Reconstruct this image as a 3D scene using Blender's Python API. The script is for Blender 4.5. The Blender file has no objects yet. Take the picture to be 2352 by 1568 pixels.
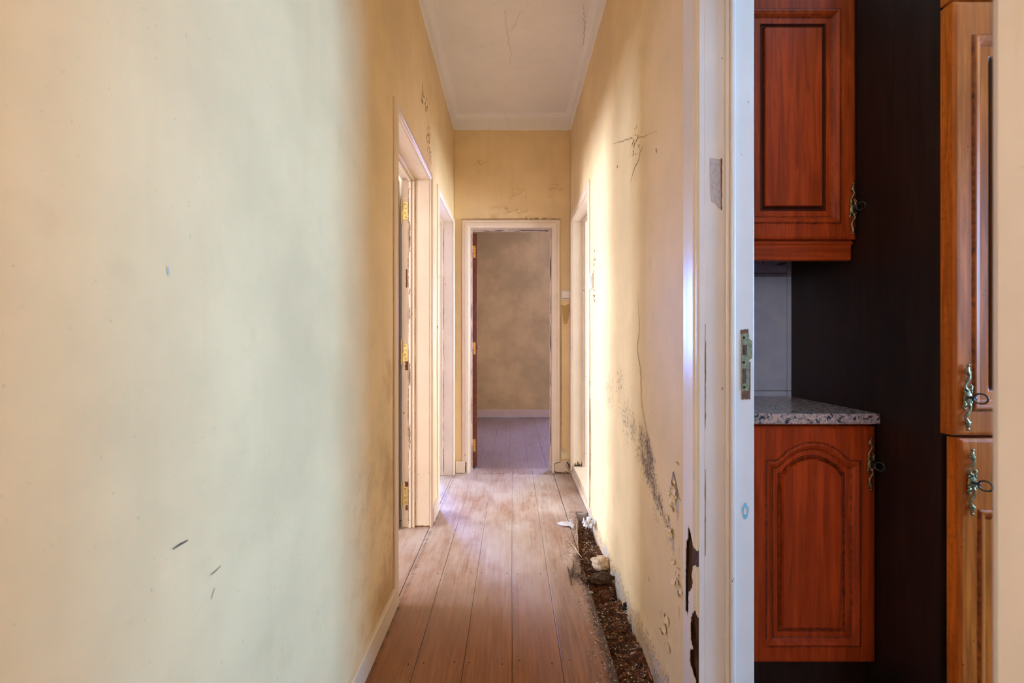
import bpy, bmesh, math, random
from mathutils import Vector, noise
random.seed(7)
PI = math.pi
S = bpy.context.scene
COL = S.collection

# ------------------------------------------------------------------ camera, world, lights, exposure
FPX = 1045.0                       # focal length in pixels of the 2352 px wide frame (16 mm on 36 mm)
CAMZ = 1.10
cd = bpy.data.cameras.new('camera'); cam = bpy.data.objects.new('camera', cd); COL.objects.link(cam)
cam.location = (0, 0, CAMZ); cam.rotation_euler = (PI/2, 0, 0)
cd.sensor_width = 36; cd.lens = FPX/2352*36; cd.clip_start = 0.02
cd.dof.use_dof = True; cd.dof.focus_distance = 2.3; cd.dof.aperture_fstop = 4.0
S.camera = cam
S.view_settings.view_transform = 'Standard'; S.view_settings.look = 'None'
S.view_settings.gamma = 1.0; S.view_settings.use_curve_mapping = False
S.view_settings.exposure = 1.36

w = bpy.data.worlds.new('sky'); S.world = w; w.use_nodes = True
w.node_tree.nodes['Background'].inputs[0].default_value = (0.55, 0.70, 1.0, 1)
w.node_tree.nodes['Background'].inputs[1].default_value = 1.0

def area(name, loc, rot, sx, sz, power, color):
    l = bpy.data.lights.new(name, 'AREA'); l.shape = 'RECTANGLE'; l.size = sx; l.size_y = sz
    l.energy = power; l.color = color
    o = bpy.data.objects.new(name, l); COL.objects.link(o); o.location = loc; o.rotation_euler = rot
    return o
TO_PX = (0, -PI/2, 0)      # emits towards +x   (local size: x -> world z, y -> world y)
TO_MX = (0, PI/2, 0)       # emits towards -x
TO_PY = (PI/2, 0, 0)       # emits towards +y
TO_MY = (-PI/2, 0, 0)      # emits towards -y
area('daylight_room_one',   (-3.70, 2.25, 1.45), TO_PX, 1.3, 0.7, 66, (0.57, 0.71, 1.0))
area('fill_room_one', (-3.70, 0.95, 1.45), TO_PX, 1.3, 0.9, 78, (0.80, 0.83, 1.0))  # added second window light, raises the corridor's ambient level
area('daylight_room_two_side', (-3.70, 5.15, 1.45), TO_PX, 1.3, 0.8, 150, (0.66, 0.76, 1.0))
area('daylight_room_two_back', (-2.05, 6.80, 1.45), TO_MY, 0.7, 1.3, 200, (0.18, 0.33, 1.0))
area('daylight_far_room',   (1.75, 6.80, 1.45), TO_MY, 0.9, 1.3, 80, (0.36, 0.38, 1.0))
area('daylight_room_four',  (3.10, 3.10, 1.45), TO_MX, 1.2, 0.8, 90, (0.75, 0.85, 1.0))
area('daylight_kitchen',    (3.50, 0.45, 1.55), TO_MX, 1.2, 1.2, 110, (0.18, 0.49, 1.0))
area('fill_near_corridor',   (-0.72, -1.40, 1.55), TO_PX, 1.2, 0.8, 43, (1.0, 0.95, 0.88))  # unseen source added behind the camera, lifts near walls and cabinets

# ------------------------------------------------------------------ measurements (metres; x right, y away, z up)
XL, XR, YB, H = -0.49, 0.495, 3.82, 3.0
TL, TR, TB = 0.165, 0.128, 0.13        # wall thickness left, right, back
def LW(px, py):                        # photo pixel -> (y, z) on the left wall
    y = -XL*FPX/(1176-px); return y, CAMZ+(784-py)*y/FPX
def RW(px, py):                        # -> (y, z) on the right wall
    y = XR*FPX/(px-1176); return y, CAMZ+(784-py)*y/FPX
def BW(px, py, y=YB):                  # -> (x, z) on a wall facing the camera
    return (px-1176)*y/FPX, CAMZ+(784-py)*y/FPX
def FL(px, py, z=0.0):                 # -> (x, y) on the floor
    y = (CAMZ-z)*FPX/(py-784); return (px-1176)*y/FPX, y

# ------------------------------------------------------------------ material helper
class Mt:
    def __init__(s, name):
        s.m = bpy.data.materials.new(name); s.m.use_nodes = True
        s.t = s.m.node_tree; s.b = s.t.nodes['Principled BSDF']
        s.out = s.t.nodes['Material Output']
    def node(s, typ, props=None, ins=None):
        n = s.t.nodes.new(typ)
        for k, v in (props or {}).items(): setattr(n, k, v)
        for k, v in (ins or {}).items(): s.put(n.inputs[k], v)
        return n
    def put(s, sock, v):
        if isinstance(v, bpy.types.NodeSocket): s.t.links.new(v, sock)
        elif isinstance(v, (tuple, list)) and len(v) == 3 and sock.type == 'RGBA': sock.default_value = (*v, 1)
        else: sock.default_value = v
    def pos(s, scale=(1, 1, 1), kind='world', rnd=0):
        if kind == 'world': src = s.node('ShaderNodeNewGeometry').outputs['Position']
        else: src = s.node('ShaderNodeTexCoord').outputs['Object']
        if rnd:
            r = s.node('ShaderNodeObjectInfo').outputs['Random']
            r3 = s.node('ShaderNodeVectorMath', {'operation': 'SCALE'}, {0: (rnd, rnd*1.7, rnd*0.6)})
            s.put(r3.inputs['Scale'], r)
            src = s.node('ShaderNodeVectorMath', {'operation': 'ADD'}, {0: src, 1: r3.outputs[0]}).outputs[0]
        return s.node('ShaderNodeVectorMath', {'operation': 'MULTIPLY'}, {0: src, 1: scale}).outputs[0]
    def noise(s, vec, scale, detail=4, rough=0.55, dist=0.0):
        return s.node('ShaderNodeTexNoise', None, {'Vector': vec, 'Scale': scale, 'Detail': detail, 'Roughness': rough, 'Distortion': dist}).outputs[0]
    def voro(s, vec, scale, feature='F1', out='Distance'):
        return s.node('ShaderNodeTexVoronoi', {'feature': feature}, {'Vector': vec, 'Scale': scale}).outputs[out]
    def ramp(s, f, a, b, c=0.0, d=1.0, smooth=True):
        return s.node('ShaderNodeMapRange', {'interpolation_type': 'SMOOTHSTEP' if smooth else 'LINEAR'}, {0: f, 1: a, 2: b, 3: c, 4: d}).outputs[0]
    def math(s, op, a, b=0.0):
        return s.node('ShaderNodeMath', {'operation': op, 'use_clamp': False}, {0: a, 1: b}).outputs[0]
    def mix(s, f, a, b, mode='MIX'):
        n = s.node('ShaderNodeMix', {'data_type': 'RGBA', 'blend_type': mode})
        s.put(n.inputs[0], f); s.put(n.inputs[6], a); s.put(n.inputs[7], b); return n.outputs[2]
    def attr(s, name):
        a = s.node('ShaderNodeAttribute', {'attribute_name': name})
        return a.outputs['Color']
    def sep(s, c):
        n = s.node('ShaderNodeSeparateColor', None, {0: c}); return n.outputs[0], n.outputs[1], n.outputs[2]
    def bump(s, h, strength=0.3, dist=0.01, prev=None):
        n = s.node('ShaderNodeBump', None, {'Height': h, 'Strength': strength, 'Distance': dist})
        if prev is not None: s.put(n.inputs['Normal'], prev)
        return n.outputs[0]
    def done(s, color=None, rough=0.5, normal=None, metal=0.0, spec=None, coat=None, trans=None, alpha=None):
        if color is not None: s.put(s.b.inputs['Base Color'], color)
        s.put(s.b.inputs['Roughness'], rough); s.put(s.b.inputs['Metallic'], metal)
        if spec is not None: s.put(s.b.inputs['Specular IOR Level'], spec)
        if coat is not None:
            s.put(s.b.inputs['Coat Weight'], coat[0]); s.put(s.b.inputs['Coat Roughness'], coat[1])
        if trans is not None: s.put(s.b.inputs['Transmission Weight'], trans)
        if alpha is not None: s.put(s.b.inputs['Alpha'], alpha)
        if normal is not None: s.put(s.b.inputs['Normal'], normal)
        return s.m

def plaster(name, base, stain=(0.42, 0.24, 0.08), under=(0.60, 0.50, 0.39), blotch=0.12, rough=0.62):
    k = Mt(name); p = k.pos()
    big = k.noise(p, 1.7, 5, 0.6); mid = k.noise(p, 9, 5, 0.6)
    streak = k.noise(k.pos((9, 9, 0.7)), 2.2, 4, 0.6)
    c = k.mix(k.ramp(big, 0.3, 0.7), tuple(v*(1-blotch) for v in base), tuple(min(1, v*(1+blotch*0.5)) for v in base))
    c = k.mix(k.math('MULTIPLY', k.ramp(streak, 0.5, 0.75), 0.13), c, tuple(v*f for v, f in zip(base, (0.80, 0.76, 0.66))))
    c = k.mix(k.math('MULTIPLY', k.ramp(mid, 0.58, 0.75), 0.18), c, tuple(v*f for v, f in zip(base, (0.72, 0.66, 0.56))))
    R, G, B = k.sep(k.attr('mask'))
    sn = k.noise(p, 14, 6, 0.7)
    st = k.ramp(k.math('ADD', B, k.math('MULTIPLY', k.math('SUBTRACT', sn, 0.5), 0.9)), 0.30, 0.95)
    c = k.mix(k.math('MULTIPLY', st, 0.8), c, stain)
    pn = k.noise(p, 22, 5, 0.65, 0.6)
    peel = k.ramp(k.math('ADD', R, k.math('MULTIPLY', k.math('SUBTRACT', pn, 0.5), 1.0)), 0.46, 0.54)
    un = k.mix(k.ramp(k.noise(p, 9, 3), 0.45, 0.6), under, (under[0]*1.15, under[1]*0.9, under[2]*0.55))
    un = k.mix(k.ramp(k.noise(p, 130, 3), 0.45, 0.7), un, tuple(v*0.55 for v in un_base(under)))
    c = k.mix(peel, c, un)
    mn = k.noise(k.pos((1, 1, 0.6)), 110, 5, 0.75, 0.4)
    mould = k.ramp(k.math('ADD', G, k.math('MULTIPLY', k.math('SUBTRACT', mn, 0.5), 1.9)), 0.60, 0.74)
    halo = k.ramp(k.math('ADD', G, k.math('MULTIPLY', k.math('SUBTRACT', k.noise(p, 30, 5, 0.7), 0.5), 1.2)), 0.45, 1.0)
    c = k.mix(k.math('MULTIPLY', halo, 0.55), c, (0.30, 0.20, 0.11))
    c = k.mix(k.math('MULTIPLY', mould, 0.88), c, (0.085, 0.055, 0.032))
    pits = k.ramp(k.noise(p, 120, 3, 0.6), 0.70, 0.74)
    c = k.mix(k.math('MULTIPLY', pits, 0.35), c, (0.20, 0.13, 0.07))
    h = k.math('ADD', k.math('MULTIPLY', k.noise(p, 40, 5, 0.6), 0.25), k.math('MULTIPLY', k.noise(p, 180, 3), 0.12))
    h = k.math('SUBTRACT', h, k.math('MULTIPLY', peel, 0.55))
    h = k.math('SUBTRACT', h, k.math('MULTIPLY', mould, 0.35))
    return k.done(c, rough, k.bump(h, 0.45, 0.006), spec=0.35)
def un_base(u): return u

M = {}
M['wall'] = plaster('yellowed_cream_plaster', (0.83, 0.625, 0.34))
M['wall_far'] = plaster('grey_beige_plaster', (0.74, 0.57, 0.25), stain=(0.16, 0.12, 0.08), blotch=0.25, rough=0.85)
M['ceiling'] = plaster('white_ceiling_paint', (0.90, 0.85, 0.80), blotch=0.05, rough=0.8)
M['room_white'] = plaster('pale_room_plaster', (0.82, 0.76, 0.66), blotch=0.06, rough=0.8)

def painted(name, col, chip=0.70, under=(0.25, 0.10, 0.035), rough=0.28):
    k = Mt(name); p = k.pos()
    c = k.mix(k.ramp(k.noise(p, 5, 4), 0.35, 0.7), tuple(v*0.93 for v in col), col)
    c = k.mix(k.math('MULTIPLY', k.ramp(k.noise(k.pos((14, 14, 2)), 3, 5, 0.7), 0.55, 0.8), 0.3), c, tuple(v*f for v, f in zip(col, (0.85, 0.72, 0.5))))
    ch = k.ramp(k.noise(k.pos((1, 1, 0.4)), 60, 3, 0.6), chip, chip+0.02)
    c = k.mix(ch, c, under)
    h = k.math('SUBTRACT', k.math('MULTIPLY', k.noise(k.pos((1, 1, 0.15)), 90, 3), 0.15), ch)
    return k.done(c, rough, k.bump(h, 0.3, 0.003))
M['paint'] = painted('cream_gloss_paint', (0.82, 0.67, 0.50))
M['paint_white'] = painted('white_gloss_paint', (0.80, 0.72, 0.64), chip=0.735)
M['skirting'] = painted('dusty_cream_skirting_paint', (0.74, 0.60, 0.43), chip=0.71, rough=0.4)

def floor_wood(name, base, dust_lit, amt=0.6, rough=0.36):
    k = Mt(name); v = k.pos((1, 0.05, 1), 'obj', 9.0); vw = k.pos()
    g = k.noise(v, 95, 5, 0.65, 0.3); g2 = k.noise(k.pos((1, 0.10, 1), 'obj', 9.0), 22, 4, 0.6, 1.2)
    c = k.mix(k.ramp(g, 0.3, 0.75), tuple(x*0.62 for x in base), tuple(x*1.25 for x in base))
    c = k.mix(k.math('MULTIPLY', k.ramp(g2, 0.4, 0.7), 0.5), c, tuple(x*f for x, f in zip(base, (0.72, 0.6, 0.5))))
    rn = k.node('ShaderNodeObjectInfo').outputs['Random']
    c = k.mix(k.math('MULTIPLY', rn, 0.25), c, tuple(x*f for x, f in zip(base, (1.5, 1.35, 1.2))))
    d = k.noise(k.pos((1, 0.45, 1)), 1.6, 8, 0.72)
    wear_lit = k.ramp(k.math('ADD', d, k.math('MULTIPLY', k.math('SUBTRACT', g, 0.5), 0.2)), 0.22, 0.66)
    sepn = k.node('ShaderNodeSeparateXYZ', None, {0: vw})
    foot = k.ramp(sepn.outputs[1], 1.4, 2.45, 0.05, 0.95)      # dust tone raised deeper in, where daylight pales the boards: light painted in
    wear_lit = k.math('MULTIPLY', k.math('MULTIPLY', wear_lit, foot), amt)  # foot is the painted paling with depth
    c = k.mix(wear_lit, c, dust_lit)
    R, G, B = k.sep(k.attr('mask'))
    rot = k.ramp(k.math('ADD', R, k.math('MULTIPLY', k.math('SUBTRACT', k.noise(vw, 26, 6, 0.7), 0.5), 1.1)), 0.35, 0.85)
    c = k.mix(k.math('MULTIPLY', rot, 0.9), c, (0.055, 0.028, 0.016))
    sp = k.ramp(k.noise(vw, 70, 3, 0.6), 0.70, 0.74)
    c = k.mix(k.math('MULTIPLY', sp, 0.7), c, tuple(x*0.25 for x in base))
    r = k.math('ADD', k.math('MULTIPLY', wear_lit, 0.16), k.math('ADD', rough, k.math('MULTIPLY', k.noise(vw, 12, 4), 0.10)))
    h = k.math('ADD', k.math('MULTIPLY', g, 0.4), k.math('MULTIPLY', k.noise(vw, 30, 4), 0.3))
    return k.done(c, r, k.bump(h, 0.22, 0.002), spec=0.38)
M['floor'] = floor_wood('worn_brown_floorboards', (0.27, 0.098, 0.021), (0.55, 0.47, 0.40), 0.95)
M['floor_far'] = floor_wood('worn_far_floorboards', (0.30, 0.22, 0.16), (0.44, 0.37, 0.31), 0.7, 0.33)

def flat(name, col, rough=0.6, metal=0.0, var=0.2, scale=40, bump=0.2, **kw):
    k = Mt(name); p = k.pos(kind='obj')
    c = k.mix(k.ramp(k.noise(p, scale, 5, 0.6), 0.3, 0.75), tuple(v*(1-var) for v in col), tuple(min(1, v*(1+var*0.6)) for v in col))
    return k.done(c, rough, k.bump(k.noise(p, scale*2, 4), bump, 0.004), metal, **kw)
M['brass'] = flat('polished_brass', (0.80, 0.52, 0.14), 0.28, 1.0, 0.15)
M['old_brass'] = flat('dull_cream_brass', (0.78, 0.62, 0.24), 0.42, 0.75, 0.2)
M['antique'] = flat('antique_bronze', (0.44, 0.28, 0.13), 0.38, 1.0, 0.55, 160)
M['iron'] = flat('dark_iron_key', (0.11, 0.09, 0.07), 0.4, 1.0, 0.4, 120)
M['strike'] = flat('tarnished_olive_brass', (0.33, 0.29, 0.14), 0.5, 0.6, 0.4, 90)
M['dark'] = flat('black_gap', (0.012, 0.008, 0.006), 0.9)
M['crack'] = flat('dark_crack', (0.075, 0.045, 0.025), 0.9)
M['crack_soft'] = flat('brown_hairline', (0.30, 0.19, 0.10), 0.9)
M['chipwood'] = flat('bare_brown_wood_chip', (0.20, 0.075, 0.022), 0.8, 0, 0.5, 90)
M['bluepaint'] = flat('old_blue_paint_layer', (0.22, 0.50, 0.60), 0.6)
M['greyplaster'] = flat('bare_grey_filler', (0.52, 0.46, 0.44), 0.85, 0, 0.2, 120)
M['plastic'] = flat('ivory_switch_plastic', (0.82, 0.76, 0.66), 0.3, 0, 0.04, bump=0.02)
M['stone'] = flat('beige_mortar_lump', (0.62, 0.48, 0.32), 0.9, 0, 0.25, 60, 0.6)
M['splinter'] = flat('pale_dry_splinter_wood', (0.52, 0.36, 0.20), 0.8, 0, 0.4, 90)
M['bark'] = flat('dark_rotten_wood', (0.10, 0.055, 0.032), 0.9, 0, 0.6, 60, 0.8)
M['redwood'] = flat('red_brown_exposed_brick_strip', (0.55, 0.17, 0.05), 0.85, 0, 0.4, 60)
M['lath'] = flat('bleached_lath_wood', (0.48, 0.38, 0.26), 0.8, 0, 0.4, 60, 0.5)
M['graylump'] = flat('grey_plaster_lump', (0.42, 0.36, 0.30), 0.9, 0, 0.4, 70, 0.6)
M['leaf'] = flat('dark_brown_door_varnish', (0.19, 0.045, 0.014), 0.38, 0, 0.35, 30)
M['film'] = flat('crumpled_translucent_plastic', (0.84, 0.82, 0.84), 0.22, 0, 0.05, 60, 0.2, trans=0.35)

k = Mt('rotten_wood_core'); v = k.pos((1, 1, 0.12)); g = k.noise(v, 160, 5, 0.6, 0.5)
c = k.mix(k.ramp(g, 0.3, 0.72), (0.025, 0.010, 0.004), (0.13, 0.052, 0.020))
M['core'] = k.done(c, 0.8, k.bump(g, 0.8, 0.006))
k = Mt('crumbled_rotten_bed'); p = k.pos()
n1 = k.noise(p, 42, 6, 0.75); n2 = k.noise(p, 6, 4, 0.6)
c = k.mix(k.ramp(n1, 0.32, 0.72), (0.022, 0.008, 0.004), (0.30, 0.098, 0.032))
c = k.mix(k.math('MULTIPLY', k.ramp(n2, 0.45, 0.7), 0.75), c, (0.05, 0.024, 0.014))
c = k.mix(k.ramp(k.noise(p, 150, 3), 0.66, 0.72), c, (0.45, 0.30, 0.18))
M['bed'] = k.done(c, 0.95, k.bump(n1, 1.0, 0.02))
k = Mt('debris_chips'); M['debris'] = k.done(k.attr('tint'), 0.85)

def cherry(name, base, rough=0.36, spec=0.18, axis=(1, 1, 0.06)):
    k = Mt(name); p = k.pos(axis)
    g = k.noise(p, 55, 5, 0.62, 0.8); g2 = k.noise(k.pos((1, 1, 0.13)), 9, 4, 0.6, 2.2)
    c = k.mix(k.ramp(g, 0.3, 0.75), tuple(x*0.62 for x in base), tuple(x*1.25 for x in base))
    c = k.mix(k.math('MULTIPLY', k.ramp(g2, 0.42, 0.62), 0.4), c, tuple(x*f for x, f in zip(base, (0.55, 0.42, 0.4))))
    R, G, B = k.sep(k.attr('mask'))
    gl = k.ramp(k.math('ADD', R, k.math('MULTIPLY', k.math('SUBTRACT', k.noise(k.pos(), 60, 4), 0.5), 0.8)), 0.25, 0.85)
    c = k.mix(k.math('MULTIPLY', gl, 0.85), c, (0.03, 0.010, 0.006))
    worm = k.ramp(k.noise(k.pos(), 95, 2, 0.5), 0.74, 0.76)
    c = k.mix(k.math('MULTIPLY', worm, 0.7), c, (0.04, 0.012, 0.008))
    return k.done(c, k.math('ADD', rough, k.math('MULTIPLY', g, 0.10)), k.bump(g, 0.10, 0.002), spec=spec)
M['cherry'] = cherry('red_cherry_wood', (0.50, 0.058, 0.007))
M['cherry_h'] = cherry('red_cherry_wood_rail', (0.46, 0.054, 0.007), axis=(0.06, 1, 1))
M['cherry_tall'] = cherry('lit_cherry_wood', (0.85, 0.165, 0.014), 0.36, 0.16)  # same cherry, brighter and more orange: warm light put into the colour
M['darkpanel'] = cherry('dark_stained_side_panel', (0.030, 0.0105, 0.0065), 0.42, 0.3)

k = Mt('speckled_granite'); p = k.pos()
a = k.voro(p, 150, 'F1', 'Color'); s1 = k.sep(a)[0]; n = k.noise(p, 90, 4, 0.6, 0.8)
c = k.mix(k.ramp(s1, 0.35, 0.6), (0.66, 0.42, 0.36), (0.40, 0.30, 0.30))
c = k.mix(k.ramp(n, 0.55, 0.60), c, (0.035, 0.032, 0.045))
c = k.mix(k.ramp(k.noise(p, 60, 3, 0.5), 0.62, 0.68), c, (0.62, 0.50, 0.46))
M['granite'] = k.done(c, 0.16)
k = Mt('pale_wall_tile_glaze'); p = k.pos()
c = k.mix(k.ramp(k.noise(p, 18, 5), 0.3, 0.7), (0.50, 0.53, 0.70), (0.58, 0.60, 0.76)); M['tile'] = k.done(c, 0.22)
M['border'] = flat('mauve_border_tile', (0.34, 0.27, 0.34), 0.3, 0, 0.2, 40, 0.05)
M['motif'] = flat('brown_leaf_motif', (0.12, 0.075, 0.06), 0.4)
M['motif_line'] = flat('dark_border_line', (0.14, 0.10, 0.12), 0.4)
M['grout'] = flat('tile_grout', (0.30, 0.28, 0.28), 0.9)
k = Mt('thin_window_glass')
tr = k.node('ShaderNodeBsdfTransparent'); gl = k.node('ShaderNodeBsdfGlossy', None, {'Roughness': 0.02})
mx = k.node('ShaderNodeMixShader', None, {0: 0.06, 1: tr.outputs[0], 2: gl.outputs[0]}); k.t.links.new(mx.outputs[0], k.out.inputs[0])
M['glass'] = k.m

# ------------------------------------------------------------------ mesh helper
class MB:
    def __init__(s): s.v = []; s.f = []; s.a = {}
    def add(s, vs, fs):
        o = len(s.v); s.v += [tuple(q) for q in vs]; s.f += [tuple(i+o for i in f) for f in fs]; return s
    def box(s, a, b):
        (x0, y0, z0), (x1, y1, z1) = a, b
        return s.add([(x0,y0,z0),(x1,y0,z0),(x1,y1,z0),(x0,y1,z0),(x0,y0,z1),(x1,y0,z1),(x1,y1,z1),(x0,y1,z1)],
                     [(0,3,2,1),(4,5,6,7),(0,1,5,4),(1,2,6,5),(2,3,7,6),(3,0,4,7)])
    def grid(s, nu, nv, fn, keep=None):
        o = len(s.v)
        for j in range(nv+1):
            for i in range(nu+1): s.v.append(tuple(fn(i/nu, j/nv)))
        for j in range(nv):
            for i in range(nu):
                if keep is None or keep((i+0.5)/nu, (j+0.5)/nv):
                    q = o+j*(nu+1)+i; s.f.append((q, q+1, q+nu+2, q+nu+1))
        return s
    def tube(s, pts, rad, n=8, closed=False, flat=None):
        pts = [Vector(p) for p in pts]; m = len(pts); o = len(s.v)
        rads = rad if isinstance(rad, (list, tuple)) else [rad]*m
        up = None
        for i, p in enumerate(pts):
            a = pts[(i-1) % m] if (closed or i > 0) else p; b = pts[(i+1) % m] if (closed or i < m-1) else p
            t = (b-a).normalized()
            ref = Vector((0, 1, 0)) if abs(t.y) < 0.9 else Vector((1, 0, 0))
            e1 = t.cross(ref).normalized(); e2 = t.cross(e1)
            for q in range(n):
                an = 2*PI*q/n; s.v.append(tuple(p+e1*math.cos(an)*rads[i]+e2*math.sin(an)*rads[i]*(flat or 1)))
        for i in range(m if closed else m-1):
            for q in range(n):
                a0 = o+i*n+q; a1 = o+i*n+(q+1) % n; b0 = o+((i+1) % m)*n+q; b1 = o+((i+1) % m)*n+(q+1) % n
                s.f.append((a0, a1, b1, b0))
        if not closed:
            s.f.append(tuple(o+q for q in range(n))[::-1]); s.f.append(tuple(o+(m-1)*n+q for q in range(n)))
        return s
    def ball(s, c, r, nu=10, nv=7, fn=None):
        o = len(s.v); r = r if isinstance(r, (tuple, list)) else (r, r, r)
        for j in range(nv+1):
            th = PI*j/nv
            for i in range(nu):
                ph = 2*PI*i/nu; d = Vector((math.sin(th)*math.cos(ph), math.sin(th)*math.sin(ph), math.cos(th)))
                q = fn(d) if fn else 1.0
                s.v.append((c[0]+d.x*r[0]*q, c[1]+d.y*r[1]*q, c[2]+d.z*r[2]*q))
        for j in range(nv):
            for i in range(nu):
                a = o+j*nu+i; b = o+j*nu+(i+1) % nu; s.f.append((a, a+nu, b+nu, b))
        return s
    def prism(s, poly, mapf, h0, h1):       # polygon (2D) extruded between heights; mapf(a, b, h) -> 3D
        n = len(poly); vs = [mapf(a, b, h0) for a, b in poly]+[mapf(a, b, h1) for a, b in poly]
        return s.add(vs, [tuple(range(n))[::-1], tuple(range(n, 2*n))]+[(i, (i+1) % n, n+(i+1) % n, n+i) for i in range(n)])
    def attr(s, name, fn): s.a[name] = fn; return s
    def build(s, name, mat, parent=None, smooth=False, local=False, bevel=0.0, fixn=True):
        used = sorted({i for f in s.f for i in f})
        if len(used) < len(s.v):
            mp = {q: i for i, q in enumerate(used)}; s.v = [s.v[q] for q in used]; s.f = [tuple(mp[i] for i in f) for f in s.f]
        off = parent_loc(parent) if (parent and not local) else Vector((0, 0, 0))
        me = bpy.data.meshes.new(name)
        me.from_pydata([tuple(Vector(p)-off) for p in s.v], [], s.f); me.update()
        if fixn:
            bm = bmesh.new(); bm.from_mesh(me); bmesh.ops.recalc_face_normals(bm, faces=bm.faces); bm.to_mesh(me); bm.free()
        for an, fn in s.a.items():
            at = me.color_attributes.new(an, 'FLOAT_COLOR', 'POINT')
            dat = []
            for p in s.v: dat += list(fn(p))+[1.0]
            at.data.foreach_set('color', dat)
        if smooth: me.polygons.foreach_set('use_smooth', [True]*len(me.polygons))
        o = bpy.data.objects.new(name, me); COL.objects.link(o)
        me.materials.append(M[mat] if isinstance(mat, str) else mat)
        if parent: o.parent = parent
        if bevel:
            b = o.modifiers.new('edge', 'BEVEL'); b.width = bevel; b.segments = 2; b.limit_method = 'ANGLE'
        return o
LOC = {}
def parent_loc(p):
    v = Vector((0, 0, 0))
    while p is not None: v += Vector(LOC.get(p.name, (0, 0, 0))); p = p.parent
    return v
def empty(name, loc=(0, 0, 0), rz=0.0):
    o = bpy.data.objects.new(name, None); COL.objects.link(o); o.location = loc; o.rotation_euler = (0, 0, rz)
    o.empty_display_size = 0.1; LOC[o.name] = tuple(loc); return o
def tag(o, label, cat, group=None, kind=None):
    o['label'] = label; o['category'] = cat
    if group: o['group'] = group
    if kind: o['kind'] = kind
    return o
def struct(o, label, cat): return tag(o, label, cat, kind='structure')
def inpoly(x, y, P):
    r = False; n = len(P)
    for i in range(n):
        (x0, y0), (x1, y1) = P[i], P[(i+1) % n]
        if (y0 > y) != (y1 > y) and x < (x1-x0)*(y-y0)/(y1-y0)+x0: r = not r
    return r
def segd(p, a, b):
    ax, ay = a; bx, by = b; dx, dy = bx-ax, by-ay
    t = max(0, min(1, ((p[0]-ax)*dx+(p[1]-ay)*dy)/(dx*dx+dy*dy+1e-12)))
    return math.hypot(p[0]-ax-t*dx, p[1]-ay-t*dy)
def polyd(p, L): return min(segd(p, L[i], L[i+1]) for i in range(len(L)-1))
def nz(x, y, z, o=4): return noise.fractal(Vector((x, y, z)), 1.0, 2.0, o)
def gauss(d, s): return math.exp(-(d/s)**2)
def rects(u0, u1, z0, z1, holes):        # wall area minus rectangular holes -> rectangles
    out = []; us = sorted({u0, u1, *[h[0] for h in holes], *[h[1] for h in holes]})
    for a, b in zip(us[:-1], us[1:]):
        m = (a+b)/2; hs = sorted([h for h in holes if h[0] < m < h[1]], key=lambda h: h[2]); z = z0
        for h in hs:
            if h[2] > z+1e-6: out.append((a, b, z, h[2]))
            z = h[3]
        if z < z1-1e-6: out.append((a, b, z, z1))
    return out
def wall_x(mb, x0, x1, y0, y1, z0, z1, holes=()):
    for a, b, c, d in rects(y0, y1, z0, z1, list(holes)): mb.box((x0, a, c), (x1, b, d))
    return mb
def wall_y(mb, y0, y1, x0, x1, z0, z1, holes=()):
    for a, b, c, d in rects(x0, x1, z0, z1, list(holes)): mb.box((a, y0, c), (b, y1, d))
    return mb

# ------------------------------------------------------------------ doorway sizes (clear openings)
LIN = 0.02                                   # lining thickness
D1 = (1.912, 2.698, 2.06); D2 = (2.99, 3.744, 2.075)      # left wall: y0, y1, height
D3 = (-0.352, 0.336, 2.052)                               # back wall: x0, x1, height
D4 = (2.905, 3.70, 2.075); D5 = (0.456, 1.17, 2.05)       # right wall (far room step, kitchen)
SILL = 0.085
def hole(d, z0=0.0): return (d[0]-LIN, d[1]+LIN, z0, d[2]+LIN)

# ------------------------------------------------------------------ walls
def skin_x(mb, x, y0, y1, z0, z1, holes, out, res=0.012, rel=0.0018, extra=None):
    for a, b, c, d in rects(y0, y1, z0, z1, list(holes)):
        nu = max(1, int((b-a)/res)); nv = max(1, int((d-c)/res))
        def fn(u, v, a=a, b=b, c=c, d=d):
            y = a+(b-a)*u; z = c+(d-c)*v
            r = rel*nz(y*3, z*3, x*7, 3)+(extra(y, z) if extra else 0)
            return (x+out*(0.003+r), y, z)
        mb.grid(nu, nv, fn)

# left wall
def mask_left(p):
    x, y, z = p
    if x < XL-0.05: return (0, 0, 0)
    n = nz(y*2.2, z*2.2, 3.1, 4)
    stain = 0.0  # wall stains, with painted shade bands in the same mask
    stain += 0.50*gauss(z-0.0, 0.30)*(0.6+0.7*n)                        # grime low on the wall
    stain += 0.85*gauss(y-1.80, 0.16)*max(0, min(1, (1.6-z)/0.9))*(0.7+0.6*n)      # hand grime beside the casing, shade band painted in with it
    stain += 0.45*gauss(y-1.50, 0.22)*gauss(z-0.55, 0.45)  # tan shaded band of the wall, painted into the colour
    peel = 0.0
    for (px, py, r) in ((985, 345, 0.045), (983, 310, 0.035), (978, 245, 0.04), (968, 222, 0.03), (990, 372, 0.03), (975, 285, 0.025)):
        cy, cz = LW(px, py); peel = max(peel, 0.55*gauss(math.hypot(y-cy, z-cz), r))
    mould = 0.0
    for (px, py, r, a) in ((870, 930, 0.10, 0.30), (880, 1010, 0.10, 0.33), (850, 1100, 0.12, 0.25), (640, 480, 0.05, 0.22), (815, 190, 0.08, 0.25)):
        cy, cz = LW(px, py); mould = max(mould, a*gauss(math.hypot(y-cy, z-cz), r))
    return (peel, mould, max(0, stain))
mb = MB(); hl = [hole(D1), hole(D2)]
wall_x(mb, XL-TL, XL, -2.5, YB, 0.0, H, hl+[(-1.8, -1.0, 0.95, 2.15)])
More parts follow.
